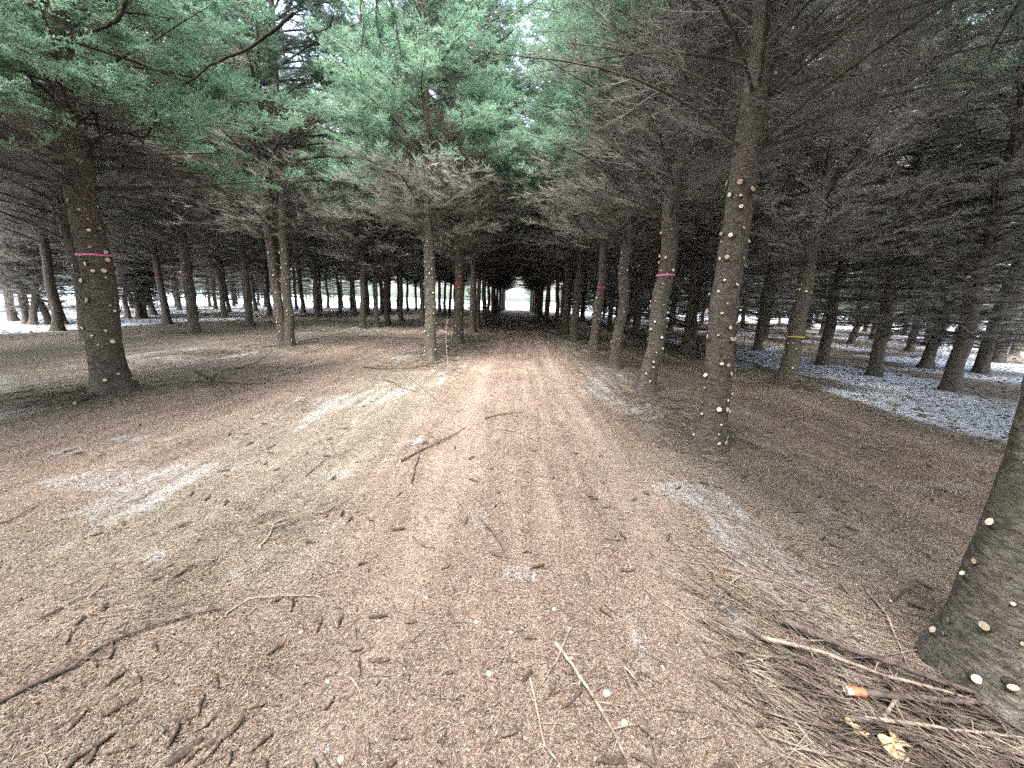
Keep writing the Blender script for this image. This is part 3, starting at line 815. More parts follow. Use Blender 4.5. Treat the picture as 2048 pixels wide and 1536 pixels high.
# right side
for (key, x, y, lab) in [('pruned', 6.23, 11.2, 'dark trunk directly behind the big reddish trunk on the right'), ('low', 6.46, 14.66, 'black bushy trunk between the two nearest right trunks'),
                         ('low', 9.29, 9.85, 'dark flared trunk standing on snow right of the yellow ribbon tree'), ('low', 9.36, 8.15, 'black trunk on snow near the right edge, nearest of the unpruned ones'),
                         ('low', 9.14, 11.4, 'slim trunk on snow just right of the yellow ribbon tree'), ('low', 9.45, 15.06, 'small dark trunk left of the yellow ribbon tree, on snow'),
                         ('low', 13.33, 11.0, 'broad dark trunk near the right edge behind the black one'), ('low', 12.44, 11.65, 'thin trunk between two dark trunks on the right snow')]:
    place(key, x, y, lab, scale=1.0)
row('low', 6.5, 18.0, 52, 3.0, '%s unpruned spruce of the second row right, in deep shade')
row('low', 9.6, 18.2, 48, 3.1, '%s unpruned spruce of the third row right, in deep shade')
row('low', 13.4, 14.6, 46, 3.1, '%s unpruned spruce of the fourth row right')
row('low', 17.2, 13.8, 42, 3.2, '%s unpruned spruce of the fifth row right')
row('low', 21.3, 16.8, 40, 3.4, '%s unpruned spruce of the sixth row right')
for (x, ys_) in ((-11.8, (6.5, 3.4, 0.2, -3, -6)), (-6.3, (-4.9, -8, -11)), (-2.2, (-7.6, -10.6, -13.5)), (2.4, (-8, -11)), (6.4, (2.4, -0.4, -3.4, -6.4, -9.4)), (10.2, (4.8, -4.6, -8)), (14, (7.5, -3, -6.5)), (-16.5, (9.5, 6, 2.5, -1, -5))):  # out-of-view trees, added to block low light from behind and the sides
    for k_, y_ in enumerate(ys_):
        place('pruned' if abs(x) < 12 else 'low', x, y_, 'spruce added out of view beside or behind the near end of the track for its shade', group='out-of-view spruces added for shade at the near end')
row('low', -30.0, 20, 52, 3.6, '%s unpruned spruce at the bright edge of the wood on the far left')
row('low', 25.5, 19.8, 42, 3.4, '%s unpruned spruce of the seventh row right', drop=())
row('low', 29.8, 23, 46, 3.6, '%s unpruned spruce of the outermost row right')
row('low', -34.5, 25, 54, 3.8, '%s unpruned spruce standing alone beyond the left edge of the wood')
# young green spruces in the clearing where the rows end
YG = 'young green spruces where the rows end'
for (x, y, s, lab) in [(-6.4, 57.5, 1.3, 'low bright green spruce left of the far end of the track'), (-3.2, 70.5, 1.2, 'smaller green spruce behind the low bright one left of the far opening'),
                       (3.7, 63.0, 1.2, 'bright green young spruce right of the far opening'), (3.0, 70.0, 1.3, 'taller young spruce behind the bright one right of the far opening')]:
    place('young', x, y, lab, scale=s, group=YG, name='young_spruce')

# ------------------------------------------------------------------ woodland far beyond the rows, one mass
def far_wood():
    r = np.random.default_rng(900)
    a = Acc(); b = Acc()
    pts = [(x + r.uniform(-2, 2), y) for y in (100, 112) for x in np.arange(-110, 111, 4.2) if abs(x - 0.3) > 2.6]
    pts += [(-62 + r.uniform(-3, 3), y) for y in np.arange(10, 100, 4.5)] + [(60 + r.uniform(-3, 3), y) for y in np.arange(8, 100, 4.5)]
    for x, y in pts:
        H = r.uniform(9, 14)
        P = np.array([[[x, y, -0.2], [x, y, H * 0.5], [x, y, H]]]); v, po = tubes(P, np.array([[0.16, 0.1, 0.02]]), 5); a.add(v, po, 0)
        n = 420
        u = r.random(n) ** 0.8; az = r.uniform(0, 2 * PI, n); L = 2.6 * (1 - u) + 0.3
        z = 0.8 + u * (H - 0.8); rr = L * r.uniform(0.05, 0.9, n)
        o = np.stack([x + rr * np.cos(az), y + rr * np.sin(az), z + r.normal(0, 0.1, n)], 1)
        d = norm(np.stack([np.cos(az), np.sin(az), r.normal(-0.1, 0.35, n)], 1)) * r.uniform(0.3, 0.9, n)[:, None]
        w = norm(np.cross(d, r.normal(0, 1, (n, 3)))) * 0.10
        Vn = np.stack([o, o + d * 0.5 + w, o + d, o + d * 0.5 - w], 1).reshape(-1, 3)
        b.add(Vn, [np.arange(n * 4).reshape(n, 4)], 1)
    a.add(np.concatenate(b.V), [np.concatenate(b.P)], 1)
    return a.mesh('distant_wood', [M_BARK, M_NEEDLE2])
tag(link('distant_wood', far_wood()), 'distant evergreen wood far beyond the end of the rows', 'wood', kind='stuff')

# ------------------------------------------------------------------ sticks, cones, litter
MATS = {'stick_dark': M_STICKD, 'stick_pale': M_STICKP}
STICKS = [
 ('fallen_branch', 'long bare brown branch lying across the lower left corner', 0.0105, 'stick_dark', [(-1.863, 1.12), (-1.834, 1.186), (-1.755, 1.272), (-1.742, 1.357), (-1.693, 1.417), (-1.59, 1.502), (-1.47, 1.557), (-1.356, 1.599)]),
 ('fallen_twig', 'thin curved twig reaching right from the tip of the long lower-left branch', 0.005, 'stick_pale', [(-1.355, 1.581), (-1.309, 1.676), (-1.171, 1.703), (-0.98, 1.737), (-0.887, 1.625)]),
 ('fallen_branch', 'dark crooked stick slanting across the left side of the track', 0.01, 'stick_dark', [(-1.061, 3.432), (-0.898, 3.764), (-0.786, 3.993), (-0.563, 4.629)]),
 ('fallen_twig', 'crooked twig crossing under the dark slanting stick', 0.009, 'stick_dark', [(-0.831, 2.971), (-0.891, 3.334), (-0.912, 3.566), (-1.004, 3.896)]),
 ('fallen_twig', 'short straight twig lying above the crossed sticks', 0.005, 'stick_dark', [(-1.087, 3.844), (-0.934, 3.918), (-0.756, 3.981)]),
 ('fallen_branch', 'dark stick lying across the middle of the track, farthest of the loose ones', 0.01, 'stick_dark', [(-0.377, 4.904), (-0.173, 5.113), (0.191, 5.307)]),
 ('fallen_branch', 'pale brown stick with side stub lying right of the track centre', 0.007, 'stick_pale', [(-0.198, 4.534), (0.097, 4.364), (0.239, 4.176), (0.385, 4.065)]),
 ('fallen_twig', 'thin pale twig curving down past the stick on mid track', 0.004, 'stick_pale', [(-0.187, 5.111), (-0.116, 4.486), (-0.034, 4.069), (-0.012, 3.727)]),
 ('fallen_twig', 'slender straw-coloured twig bent along the middle of the track', 0.005, 'stick_pale', [(-0.386, 3.958), (-0.309, 3.441), (-0.153, 3.09), (-0.026, 2.721)]),
 ('fallen_twig', 'arched brown twig on bare duff in the track centre', 0.006, 'stick_dark', [(-0.217, 2.532), (-0.107, 2.336), (-0.033, 2.169), (0.014, 2.02)]),
 ('fallen_branch', 'pale peeled stick pointing back toward the pruned trunk on the left edge', 0.009, 'stick_pale', [(-2.524, 8.182), (-1.837, 6.995), (-1.121, 5.71)]),
 ('fallen_branch', 'long dark branch lying at the foot of the mossy trunk on the left edge', 0.013, 'stick_dark', [(-3.389, 8.452), (-2.898, 8.168), (-2.302, 8.166), (-1.954, 8.9), (-1.527, 9.775)]),
 ('fallen_branch', 'dark twisted branch in front of the long one on the left edge', 0.01, 'stick_dark', [(-2.439, 6.981), (-2.153, 6.809), (-1.91, 6.442), (-1.566, 6.2)]),
 ('fallen_branch', 'pale broken branch at the bottom edge, thickest stick on the near track', 0.01, 'stick_pale', [(0.234, 1.484), (0.298, 1.368), (0.329, 1.293), (0.367, 1.224), (0.405, 1.134), (0.431, 1.025)]),
 ('fallen_twig', 'straight grey twig leaning up to frost beside the pale broken branch', 0.006, 'stick_pale', [(0.316, 1.576), (0.238, 1.413), (0.156, 1.271)]),
 ('fallen_twig', 'forked pale twig at the bottom edge left of the broken branch', 0.006, 'stick_pale', [(0.113, 1.316), (0.138, 1.196), (0.153, 1.081), (0.22, 0.996)]),
 ('fallen_twig', 'short dark side twig beside the broken branch', 0.006, 'stick_dark', [(0.325, 1.272), (0.267, 1.216), (0.215, 1.188)]),
 ('fallen_branch', 'thick dark branch on top of the brush pile beside the right corner trunk', 0.017, 'stick_dark', [(1.377, 1.637), (1.473, 1.572), (1.58, 1.47), (1.717, 1.399), (1.824, 1.316), (2.039, 1.212)]),
 ('fallen_branch', 'long knobbly grey branch lying in front of the thick dark one in the brush', 0.01, 'stick_pale', [(1.212, 1.538), (1.368, 1.492), (1.458, 1.46), (1.502, 1.43), (1.621, 1.366), (1.753, 1.307), (1.944, 1.227)]),
 ('painted_branch', 'cut branch with an orange painted end sticking out of the brush', 0.015, 'stick_dark', [(1.398, 1.283), (1.531, 1.268), (1.684, 1.26), (1.901, 1.24), (2.068, 1.216)]),
 ('fallen_twig', 'long straw-coloured twig along the edge of the brush on the right', 0.005, 'stick_pale', [(1.378, 2.253), (1.425, 2.109), (1.529, 2.004), (1.669, 1.865)]),
 ('fallen_twig', 'bent brown twig at the left tip of the brush pile', 0.005, 'stick_dark', [(1.079, 1.688), (1.195, 1.723), (1.289, 1.727), (1.368, 1.631)]),
 ('fallen_branch', 'pale branch lowest in the brush pile at the right edge', 0.009, 'stick_pale', [(1.337, 1.182), (1.516, 1.169), (1.676, 1.143), (1.947, 1.123)]),
 ('fallen_twig', 'forked grey twig standing out of the brush toward the corner trunk', 0.007, 'stick_pale', [(2.019, 1.89), (1.967, 1.714), (1.885, 1.562), (1.784, 1.418)]),
 ('fallen_twig', 'short dark twig lying on duff left of the corner trunk', 0.007, 'stick_dark', [(2.067, 1.799), (2.202, 1.863), (2.371, 1.939)]),
 ('fallen_twig', 'grey twig crossing the orange ended branch', 0.007, 'stick_pale', [(1.469, 1.191), (1.564, 1.25), (1.645, 1.303)]),
 ('fallen_branch', 'dark crooked branch on the open lane right of the left pink ribbon tree', 0.012, 'stick_dark', [(-6.223, 7.265), (-5.581, 6.786), (-5.127, 6.385), (-4.715, 6.374)]),
 ('fallen_twig', 'short upright crook of the branch on the left lane', 0.009, 'stick_dark', [(-5.427, 6.375), (-5.094, 6.31), (-5.583, 7.026), (-5.708, 7.422)]),
 ('fallen_branch', 'dark twig line leading toward the forked trunk on the left', 0.009, 'stick_dark', [(-5.751, 7.414), (-5.589, 7.675), (-5.723, 8.421), (-6.353, 10.037)]),
 ('cut_branch', 'branch with a pale cut end leaning on the foot of the left pink ribbon tree', 0.018, 'stick_dark', [(-5.76, 4.825), (-5.955, 5.252), (-6.2, 5.824)]),
 ('fallen_twig', 'bent grey twig in the dark needle heap left of the track', 0.008, 'stick_pale', [(-1.522, 2.08), (-1.524, 2.181), (-1.569, 2.317), (-1.511, 2.444)]),
 ('fallen_twig', 'thin straight twig pointing at the needle heap on the left', 0.005, 'stick_dark', [(-1.745, 3.008), (-1.751, 3.371), (-1.623, 3.628)]),
 ('fallen_twig', 'dark twig on pale frost at the left edge', 0.006, 'stick_dark', [(-3.344, 2.242), (-3.309, 2.292), (-3.372, 2.467)]),
 ('fallen_twig', 'pale straight stick at the foot of the large trunk on the right edge', 0.006, 'stick_pale', [(1.972, 3.998), (2.091, 3.924), (2.259, 3.885)]),
 ('fallen_branch', 'low dark branch lying between the two nearest trunks of the right edge', 0.011, 'stick_dark', [(2.081, 6.004), (2.302, 5.631), (2.616, 5.486), (2.851, 5.594)]),
 ('fallen_branch', 'dark stick behind the large trunk of the right edge', 0.011, 'stick_dark', [(4.144, 10.827), (4.461, 10.631), (5.065, 10.678)]),
 ('fallen_branch', 'thin dark branch at the foot of the slim trunk on the right', 0.01, 'stick_dark', [(2.739, 13.15), (3.004, 12.445), (3.77, 13.168)]),
 ('fallen_branch', 'dark bough lying at the foot of the forked twin trunk', 0.014, 'stick_dark', [(-6.662, 11.706), (-6.881, 13.526), (-7.283, 16.47)]),
 ('fallen_branch', 'dark bough on the ground beneath the yellow ribbon tree', 0.016, 'stick_dark', [(5.462, 8.256), (5.767, 7.765), (5.967, 7.115)]),
 ('fallen_twig', 'straight brown twig on bare duff near the lower left branch', 0.005, 'stick_dark', [(-1.171, 1.045), (-1.15, 1.103), (-1.119, 1.134)]),
 ('fallen_twig', 'short crooked twig near the dark bark chunk', 0.006, 'stick_dark', [(-1.25, 1.082), (-1.194, 1.06), (-1.203, 1.013)]),
 ('fallen_twig', 'thin twig beyond the long lower-left branch', 0.005, 'stick_dark', [(-2.117, 1.572), (-2.102, 1.613), (-2.045, 1.642)]),
 ('fallen_twig', 'long thin twig beyond the long branch on the left', 0.005, 'stick_pale', [(-2.066, 1.615), (-2.084, 1.716), (-2.067, 1.79)]),
 ('fallen_twig', 'fine straw twig on the open duff left of centre', 0.004, 'stick_pale', [(-0.639, 1.307), (-0.569, 1.247), (-0.535, 1.189)]),
 ('fallen_twig', 'straight twig on duff just right of the pale broken branch', 0.005, 'stick_pale', [(0.523, 1.378), (0.561, 1.308), (0.573, 1.251)]),
]

def polyline(pts, n):
    pts = np.array(pts, dtype=float); seg = np.r_[0, np.cumsum(np.linalg.norm(np.diff(pts, axis=0), axis=1))]
    t = np.linspace(0, seg[-1], n)
    return np.stack([np.interp(t, seg, pts[:, k]) for k in range(2)], 1), seg[-1]

def stick(name, label, rad, m, pts, seed, group='sticks fallen on the ground'):
    r = np.random.default_rng(seed)
    _, L = polyline(pts, 2); n = max(8, int(L / 0.03)); n = min(n, 60)
    xy, L = polyline(pts, n)
    xy = xy + np.cumsum(r.normal(0, 0.0016, xy.shape), 0) * min(1, 0.6 + L)
    z = gz(xy[:, 0], xy[:, 1])
    k = min(5, n // 2)
    z = np.array([np.max(z[max(0, i - k):i + k + 1]) for i in range(n)]); z = np.convolve(np.pad(z, 2, mode='edge'), np.ones(5) / 5, 'valid')
    z = z + rad * 0.95 + 0.004 + (0.03 if xy[0, 0] > 0.85 and xy[0, 1] < 1.75 else 0) + 0.006 * np.sin(np.linspace(0, r.uniform(2, 6), n)) ** 2
    P = np.concatenate([xy, z[:, None]], 1)[None]
    t = np.linspace(0, 1, n)
    rr = rad * (1 - 0.62 * t) * (1 + 0.10 * r.normal(0, 1, n))
    for q in np.arange(r.uniform(0.03, 0.1), L, r.uniform(0.07, 0.13)):        # swollen nodes where side twigs left
        rr = rr * (1 + 0.35 * np.exp(-((t * L - q) / 0.008) ** 2))
    origin = P[0, 0].copy()
    a = Acc(); v, po = tubes(P - origin, rr[None], 7, True); a.add(v, po, 0)
    v0 = v[:7].copy(); a.add(v0, [np.array([[6, 5, 4, 3, 2, 1, 0]])], 1)
    if L > 0.25:                                                               # short side twigs
        ns = int(r.integers(3, 8) * min(2, L / 0.5 + 0.5))
        i = r.integers(2, n - 2, ns); tan = norm(P[0, i + 1] - P[0, i - 1])
        sd_ = np.cross(tan, [0, 0, 1.0]) * np.where(r.random(ns) < 0.5, 1, -1)[:, None]
        d = norm(tan * r.uniform(-0.1, 1, ns)[:, None] + sd_ + np.array([0, 0, 1]) * r.uniform(-0.05, 0.3, ns)[:, None])
        l = r.uniform(0.02, 0.16, ns)[:, None]
        A = P[0, i] - origin
        P2 = np.stack([A, A + d * l * 0.5, A + d * l + np.array([0, 0, 0.0]) - np.array([0, 0, 0.3]) * l * r.random((ns, 1))], 1)
        v, po = tubes(P2, np.stack([np.full(ns, rad * 0.32), np.full(ns, rad * 0.22), np.zeros(ns)], 1), 4); a.add(v, po, 0)
    o = link(name, a.mesh(name, [m, M_CUT], smooth=True), None, tuple(origin))
    tag(o, label, 'branch' if 'branch' in name else 'twig', group)
    if name == 'painted_branch':
        o.name = 'fallen_branch'
        v, po = tubes((P - origin)[:, 0:3], np.array([[rad * 1.12, rad * 1.16, rad * 1.05]]), 10, False)
        link('orange_paint', Acc_mesh(v, po, 'orange_paint', M_ORANGE), o)
        v, po = tubes((P - origin)[:, :2] - np.array([0.004, 0, 0]), np.full((1, 2), rad * 1.1), 10, False)
        link('cut_end', Acc_mesh(v, po, 'cut_end', M_CUT), o)
    return o
def Acc_mesh(v, po, name, m):
    a = Acc(); a.add(v, po, 0); return a.mesh(name, [m], smooth=True)
for k, (nm_, lab, rad, mk, pts) in enumerate(STICKS):
    stick(nm_, lab, rad, MATS[mk], pts, 500 + k)

# the thin upright stalk beside the mossy trunk
r = np.random.default_rng(8)
sx, sy = -1.04, 5.97
zs = np.linspace(0, 1.32, 12); base = gzf(sx, sy)
P = np.stack([-0.0 + 0.02 * np.sin(zs * 5) - 0.012 * zs, 0.01 * np.cos(zs * 4), zs - 0.02], 1)[None]
a = Acc(); v, po = tubes(P, (0.0065 * (1 - 0.5 * zs / 1.32))[None], 6); a.add(v, po)
for z_, dx, dz in ((1.12, -0.10, 0.03), (0.62, 0.05, 0.06), (0.28, -0.07, 0.05), (0.85, 0.04, 0.05)):
    i = np.argmin(abs(zs - z_)); p = P[0, i]; v, po = tubes(np.array([[p, p + [dx * .6, 0.01, dz * .4], p + [dx, 0, dz]]]), np.array([[0.004, 0.003, 0]]), 4); a.add(v, po)
tag(link('dry_stalk', a.mesh('dry_stalk', [M_STICKP], True), None, (sx, sy, base)), 'thin pale leafless stalk standing upright beside the left edge of the track', 'stalk')

# spruce cones
def cone_mesh(r, L=0.11, R_=0.016):
    n, m_ = 26, 14
    V_ = []; bend = r.uniform(-0.012, 0.012)
    for i in range(n):
        u = i / (n - 1); rad = R_ * (math.sin(PI * min(1, u * 0.93 + 0.05)) ** 0.55) * (1 - 0.2 * u)
        for j in range(m_):
            th = 2 * PI * j / m_
            sc = ((i * 0.5 + j * 1.0) % 2.0) / 2
            rr = rad * (0.86 + 0.26 * sc) if 0 < i < n - 1 else rad * 0.5
            V_.append(((u - 0.5) * L, rr * math.cos(th) + bend * 4 * u * (1 - u), rr * math.sin(th)))
    q = [[i * m_ + j, i * m_ + (j + 1) % m_, (i + 1) * m_ + (j + 1) % m_, (i + 1) * m_ + j] for i in range(n - 1) for j in range(m_)]
    caps = [list(range(m_))[::-1], [(n - 1) * m_ + j for j in range(m_)]]
    return mesh_from('spruce_cone', np.array(V_), [np.array(q), np.array(caps)], [M_CONE])
r = np.random.default_rng(61)
cm = [cone_mesh(r, L, R_) for L, R_ in ((0.115, 0.0105), (0.10, 0.010), (0.085, 0.0095), (0.12, 0.0105), (0.07, 0.009))]
CG = 'spruce cones scattered over the ground'
n = 0
pts_c = []
while n < 290:
    u = r.random() ** 2.0
    y = 0.95 + u * 5.0; x = r.uniform(-1.0, 1.0) * (0.5 + y * 1.1)
    if x > 5.0 or x < -6: continue
    if abs(x) < 1.2 and y > 4 and r.random() < 0.7: continue
    if r.random() > 0.35 + 0.9 * vnoise(x * 1.3, y * 1.3, 55): continue
    pts_c.append((x, y)); n += 1
for (x, y) in pts_c:
    o = link('spruce_cone', cm[r.integers(len(cm))], None, (x, y, gzf(x, y) + 0.015))
    o.rotation_euler = (r.uniform(0, 6.28), r.uniform(-0.12, 0.12), r.uniform(0, 6.28))
    s = r.uniform(0.8, 1.2); o.scale = (s * 0.8, s, s)
    where = 'on the brown middle of the track' if abs(x) < 1.1 else ('on the left side of the track' if x < 0 else 'on the right side of the track')
    tag(o, 'closed brown spruce cone lying ' + where, 'cone', CG)

# needle litter: slivers lying on the ground, denser near the camera
def litter():
    r = np.random.default_rng(71)
    n = 330000
    y = 0.75 + 7.5 * r.random(n) ** 1.9; x = r.uniform(-1, 1, n) * (0.6 + y * 1.25)
    L = r.uniform(0.008, 0.022, n) * (1 + 0.10 * y); az = r.uniform(0, PI, n)
    W = 0.0007 + 0.00045 * y
    z = gz(x, y) + 0.002 + r.random(n) * 0.006
    dx = np.cos(az) * L / 2; dy = np.sin(az) * L / 2; tz = r.normal(0, 0.18, n) * L
    px = -np.sin(az) * W; py = np.cos(az) * W
    up = np.abs(r.normal(0, 0.4, n)) * W
    V_ = np.stack([np.stack([x - dx, y - dy, z - tz], 1), np.stack([x + px, y + py, z + up + 0.001], 1), np.stack([x + dx, y + dy, z + tz], 1), np.stack([x - px, y - py, z + 0.001], 1)], 1).reshape(-1, 3)
    t = track_mask(x, y) * 0.75 + 0.1
    q = r.random(n); mi = np.where(q < t, np.where(r.random(n) < 0.74, 0, 1), np.where(r.random(n) < 0.55, 2, 1))
    return mesh_from('needle_litter', V_, [np.arange(n * 4).reshape(n, 4)], [M_N1, M_N2, M_N3], [mi])
tag(link('needle_litter', litter()), 'dead spruce needles carpeting the track', 'needles', kind='stuff')

def twigs(name, label, n, sampler, lr, rr_, m, seed, dirf=None, lift=0.006):
    r = np.random.default_rng(seed)
    x, y = sampler(r, n); n = len(x)
    L = r.uniform(lr[0], lr[1], n) ** 1.0 * (0.6 + 0.4 * r.random(n))
    az = dirf(r, n) if dirf else r.uniform(0, 2 * PI, n)
    K = 5; P = np.zeros((n, K, 3)); cur = np.cumsum(r.normal(0, 0.13, (n, K)), 1)
    for k in range(1, K):
        P[:, k, 0] = P[:, k - 1, 0] + np.cos(az + cur[:, k]) * L / (K - 1); P[:, k, 1] = P[:, k - 1, 1] + np.sin(az + cur[:, k]) * L / (K - 1)
    P[:, :, 0] += x[:, None]; P[:, :, 1] += y[:, None]
    rad = r.uniform(rr_[0], rr_[1], n)
    P[:, :, 2] = gz(P[:, :, 0], P[:, :, 1]) + (rad + 0.001)[:, None] + lift * np.abs(r.normal(0, 1, n))[:, None] + L[:, None] * r.normal(0, 0.05, n)[:, None] * np.linspace(0, 1, K)[None] ** 2
    P[:, :, 2] = np.maximum(P[:, :, 2], gz(P[:, :, 0], P[:, :, 1]) + rad[:, None] * 0.6)
    R2 = rad[:, None] * np.linspace(1, 0.5, K)[None]
    v, po = tubes(P, R2, 4)
    a = Acc(); a.add(v, po)
    return tag(link(name, a.mesh(name, [m], True)), label, 'twigs', kind='stuff')
def s_all(r, n):
    y = 0.8 + 9 * r.random(n) ** 1.5; x = r.uniform(-1, 1, n) * (0.8 + y * 1.2); k = (x < 6) & (r.random(n) < 0.25 + vnoise(x * 0.9, y * 0.9, 41) * (1.2 - 0.8 * track_mask(x, y)))
    return x[k], y[k]
twigs('twig_litter', 'short broken twigs scattered thinly over the ground', 5200, s_all, (0.03, 0.16), (0.0009, 0.0028), M_STICKD, 81)
twigs('pale_twig_litter', 'pale straw-like twigs scattered thinly over the ground', 3600, s_all, (0.03, 0.20), (0.0008, 0.0022), M_STICKP, 82)
def s_clumps(cl):
    def f(r, n):
        i = r.choice(len(cl), n, p=np.array([c[4] for c in cl]) / sum(c[4] for c in cl)); c = np.array(cl)[i]
        return c[:, 0] + r.normal(0, 1, n) * c[:, 2], c[:, 1] + r.normal(0, 1, n) * c[:, 3]
    return f
twigs('loose_brush', 'long pale twigs strewn from the brush pile back along the right edge of the track', 260,
      s_clumps([(1.25, 1.75, 0.20, 0.28, 2), (1.5, 2.4, 0.22, 0.35, 1.3), (1.1, 1.3, 0.12, 0.12, 1)]), (0.2, 0.7), (0.0011, 0.003), M_STICKP, 87, lambda r, n: r.normal(-0.8, 0.3, n), 0.012)
# brush heaps: right corner, left of the track, at the feet of trunks
twigs('brush_twigs', 'tangle of fine grey twigs heaped in front of the right corner trunk', 800,
      s_clumps([(1.55, 1.15, 0.28, 0.10, 3), (1.25, 1.40, 0.14, 0.12, 1.0), (1.2, 1.95, 0.16, 0.22, 0.5), (1.75, 1.0, 0.25, 0.1, 2)]), (0.12, 0.6), (0.0010, 0.0040), M_BRUSH, 83,
      lambda r, n: r.normal(-0.62, 0.5, n) + PI * (r.random(n) < 0.5), 0.03)
twigs('needle_heap', 'dark heap of twigs and cones left of the track centre', 420,
      s_clumps([(-1.62, 2.28, 0.16, 0.10, 3), (-1.4, 2.55, 0.2, 0.12, 1.2), (-1.75, 1.55, 0.14, 0.06, 1.2), (-1.9, 1.75, 0.2, 0.08, 1)]), (0.05, 0.24), (0.0010, 0.0024), M_BRUSH, 84, lambda r, n: r.normal(0.7, 0.5, n), 0.012)
feet = [(2.3, 6.0, 0.35, 0.7, 2), (2.2, 4.6, 0.3, 0.6, 2), (2.5, 10.5, 0.4, 1.2, 2), (2.6, 14, 0.4, 1.5, 2), (-2.1, 8.8, 0.5, 0.6, 1.6), (-2.0, 12, 0.4, 1.4, 1.4), (-6.7, 10.6, 0.6, 0.5, 1.0), (-7.4, 9.4, 0.6, 0.3, 1.2),
        (-11.6, 13.9, 0.8, 0.4, 1.2), (-6.2, 5.0, 0.5, 0.3, 1.0), (6.1, 8.0, 0.7, 0.3, 2), (-2, 17, 0.4, 2, 1), (2.6, 20, 0.4, 3, 1.5), (-4.9, 6.2, 0.5, 0.25, .7)]
twigs('brush_at_trunks', 'loose brushwood lying along the feet of the edge rows', 2600, s_clumps(feet), (0.10, 0.7), (0.0016, 0.005), M_STICKD, 85, None, 0.02)
twigs('pale_brush_at_trunks', 'pale dead grass and twigs along the feet of the edge rows', 2400, s_clumps(feet), (0.08, 0.5), (0.0012, 0.003), M_STICKP, 86, None, 0.015)

def flakes():
    r = np.random.default_rng(95)
    n = 15000
    y = 0.8 + 8 * r.random(n) ** 1.7; x = r.uniform(-1, 1, n) * (0.7 + y * 1.2)
    L = r.uniform(0.003, 0.012, n) * (1 + 0.12 * y); az = r.uniform(0, 2 * PI, n); z = gz(x, y) + 0.007
    d = np.stack([np.cos(az), np.sin(az), r.normal(0, 0.35, n)], 1) * L[:, None]; w = np.stack([-np.sin(az), np.cos(az), r.normal(0, 0.5, n)], 1) * (L * r.uniform(0.2, 0.5, n))[:, None]
    o = np.stack([x, y, z], 1)
    V_ = np.stack([o - d, o + w, o + d * 0.8, o - w], 1).reshape(-1, 3)
    return mesh_from('bark_flakes', V_, [np.arange(n * 4).reshape(n, 4)], [M_STICKD, M_STICKP, M_CONE], [r.choice([0, 0, 1, 2, 2], n)])
tag(link('bark_flakes', flakes()), 'small bark flakes and cone scales strewn over the needles', 'bark flakes', kind='stuff')

# small dead leaves freckling the thin snow
def leaves():
    r = np.random.default_rng(91)
    n = 42000
    x = np.where(r.random(n) < 0.55, r.uniform(5.6, 22, n), -r.uniform(14.3, 36, n)); y = 3.5 + 34 * r.random(n) ** 1.3
    L = r.uniform(0.012, 0.045, n) * (1 + 0.05 * y); az = r.uniform(0, 2 * PI, n); z = gz(x, y) + 0.006
    d = np.stack([np.cos(az), np.sin(az), r.normal(0, 0.25, n)], 1) * L[:, None]; w = np.stack([-np.sin(az), np.cos(az), r.normal(0, 0.35, n)], 1) * (L * 0.45)[:, None]
    o = np.stack([x, y, z], 1)
    V_ = np.stack([o - d, o + w, o + d, o - w], 1).reshape(-1, 3)
    return mesh_from('leaf_litter', V_, [np.arange(n * 4).reshape(n, 4)], [M_DLEAF])
tag(link('leaf_litter', leaves()), 'dead leaves and bark flakes freckling the thin snow', 'leaves', kind='stuff')

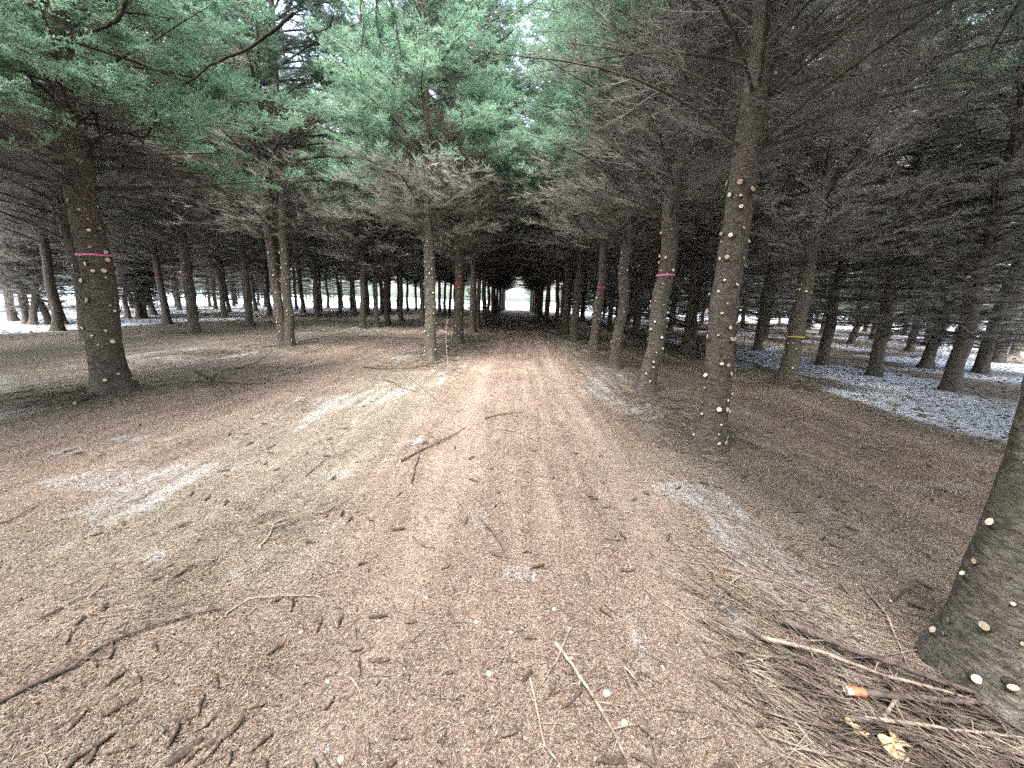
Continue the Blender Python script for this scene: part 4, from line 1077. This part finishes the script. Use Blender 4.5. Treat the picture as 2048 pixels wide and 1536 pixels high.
# dried oak leaf, bark chunk and pale pebbles
lob = []
for i in range(48):
    u = i / 48 * 2 * PI
    rr = 0.28 + 0.72 * abs(math.cos(u * 3.5)) ** 1.3
    lob.append((0.055 * math.cos(u) * (0.55 + 0.45 * rr), 0.036 * math.sin(u) * rr))
top = [(x, y, 0.010 * math.sin(x * 70) + 0.25 * abs(y)) for x, y in lob]
bot = [(x, y, z - 0.0012) for x, y, z in top]
Vl = np.array(top + bot + [(0, 0, 0.004), (0, 0, 0.0028)])
ql = [[i, (i + 1) % 48, 48 + (i + 1) % 48, 48 + i] for i in range(48)]; tl = [[i, (i + 1) % 48, 96] for i in range(48)] + [[48 + (i + 1) % 48, 48 + i, 97] for i in range(48)]
for (x, y, s, az, lab) in [(1.42, 1.10, 1.25, 0.6, 'curled tan oak leaf on brushwood at the bottom right'), (1.33, 1.16, 0.8, 2.2, 'small torn tan leaf just above the curled oak leaf')]:
    o = link('oak_leaf', mesh_from('oak_leaf', Vl, [np.array(ql), np.array(tl)], [M_LEAF]), None, (x, y, gzf(x, y) + 0.03)); o.scale = (s, s, s); o.rotation_euler = (0.15, 0.1, az)
    tag(o, lab, 'leaf', 'dry oak leaves')
def lump(r, sx, sy, sz, nn=12, mm=8, name='pebble', m=M_STONE):
    V_ = []
    for i in range(mm + 1):
        for j in range(nn):
            a_, b_ = PI * i / mm, 2 * PI * j / nn
            k = 1 + r.normal(0, 0.08)
            V_.append((sx * math.sin(a_) * math.cos(b_) * k, sy * math.sin(a_) * math.sin(b_) * k, sz * math.cos(a_) * k))
    q = [[i * nn + j, (i + 1) * nn + j, (i + 1) * nn + (j + 1) % nn, i * nn + (j + 1) % nn] for i in range(mm) for j in range(nn)]
    return mesh_from(name, np.array(V_), [np.array(q)], [m], smooth=True)
r = np.random.default_rng(33)
peb = [(-0.14, 1.60, .011), (-0.06, 1.33, .012), (0.03, 1.55, .009), (0.42, 1.26, .015), (0.46, 1.15, .013), (-0.55, 1.02, .012), (-0.72, 1.28, .010), (-0.95, 1.5, .010), (0.25, 1.7, .012), (1.2, 1.06, .011), (-0.42, 1.75, .009), (0.7, 1.4, .008), (0.3, 1.42, .010), (-0.62, 1.6, .008)]
for x, y, s in peb:
    o = link('pebble', lump(r, s * 1.2, s, s * 0.7), None, (x, y, gzf(x, y) + s * 0.4)); o.rotation_euler.z = r.uniform(0, 6)
    tag(o, 'small pale pebble half sunk in the needle-covered track', 'pebble', 'pale pebbles on the track')
o = link('bark_chunk', lump(r, 0.055, 0.017, 0.02, 12, 10, 'bark_chunk', M_STICKD), None, (-1.07, 1.0, gzf(-1.07, 1.0) + 0.012)); o.rotation_euler = (0.1, 0.1, 1.0)
tag(o, 'dark rotten bark chunk at the bottom edge left of centre', 'bark')
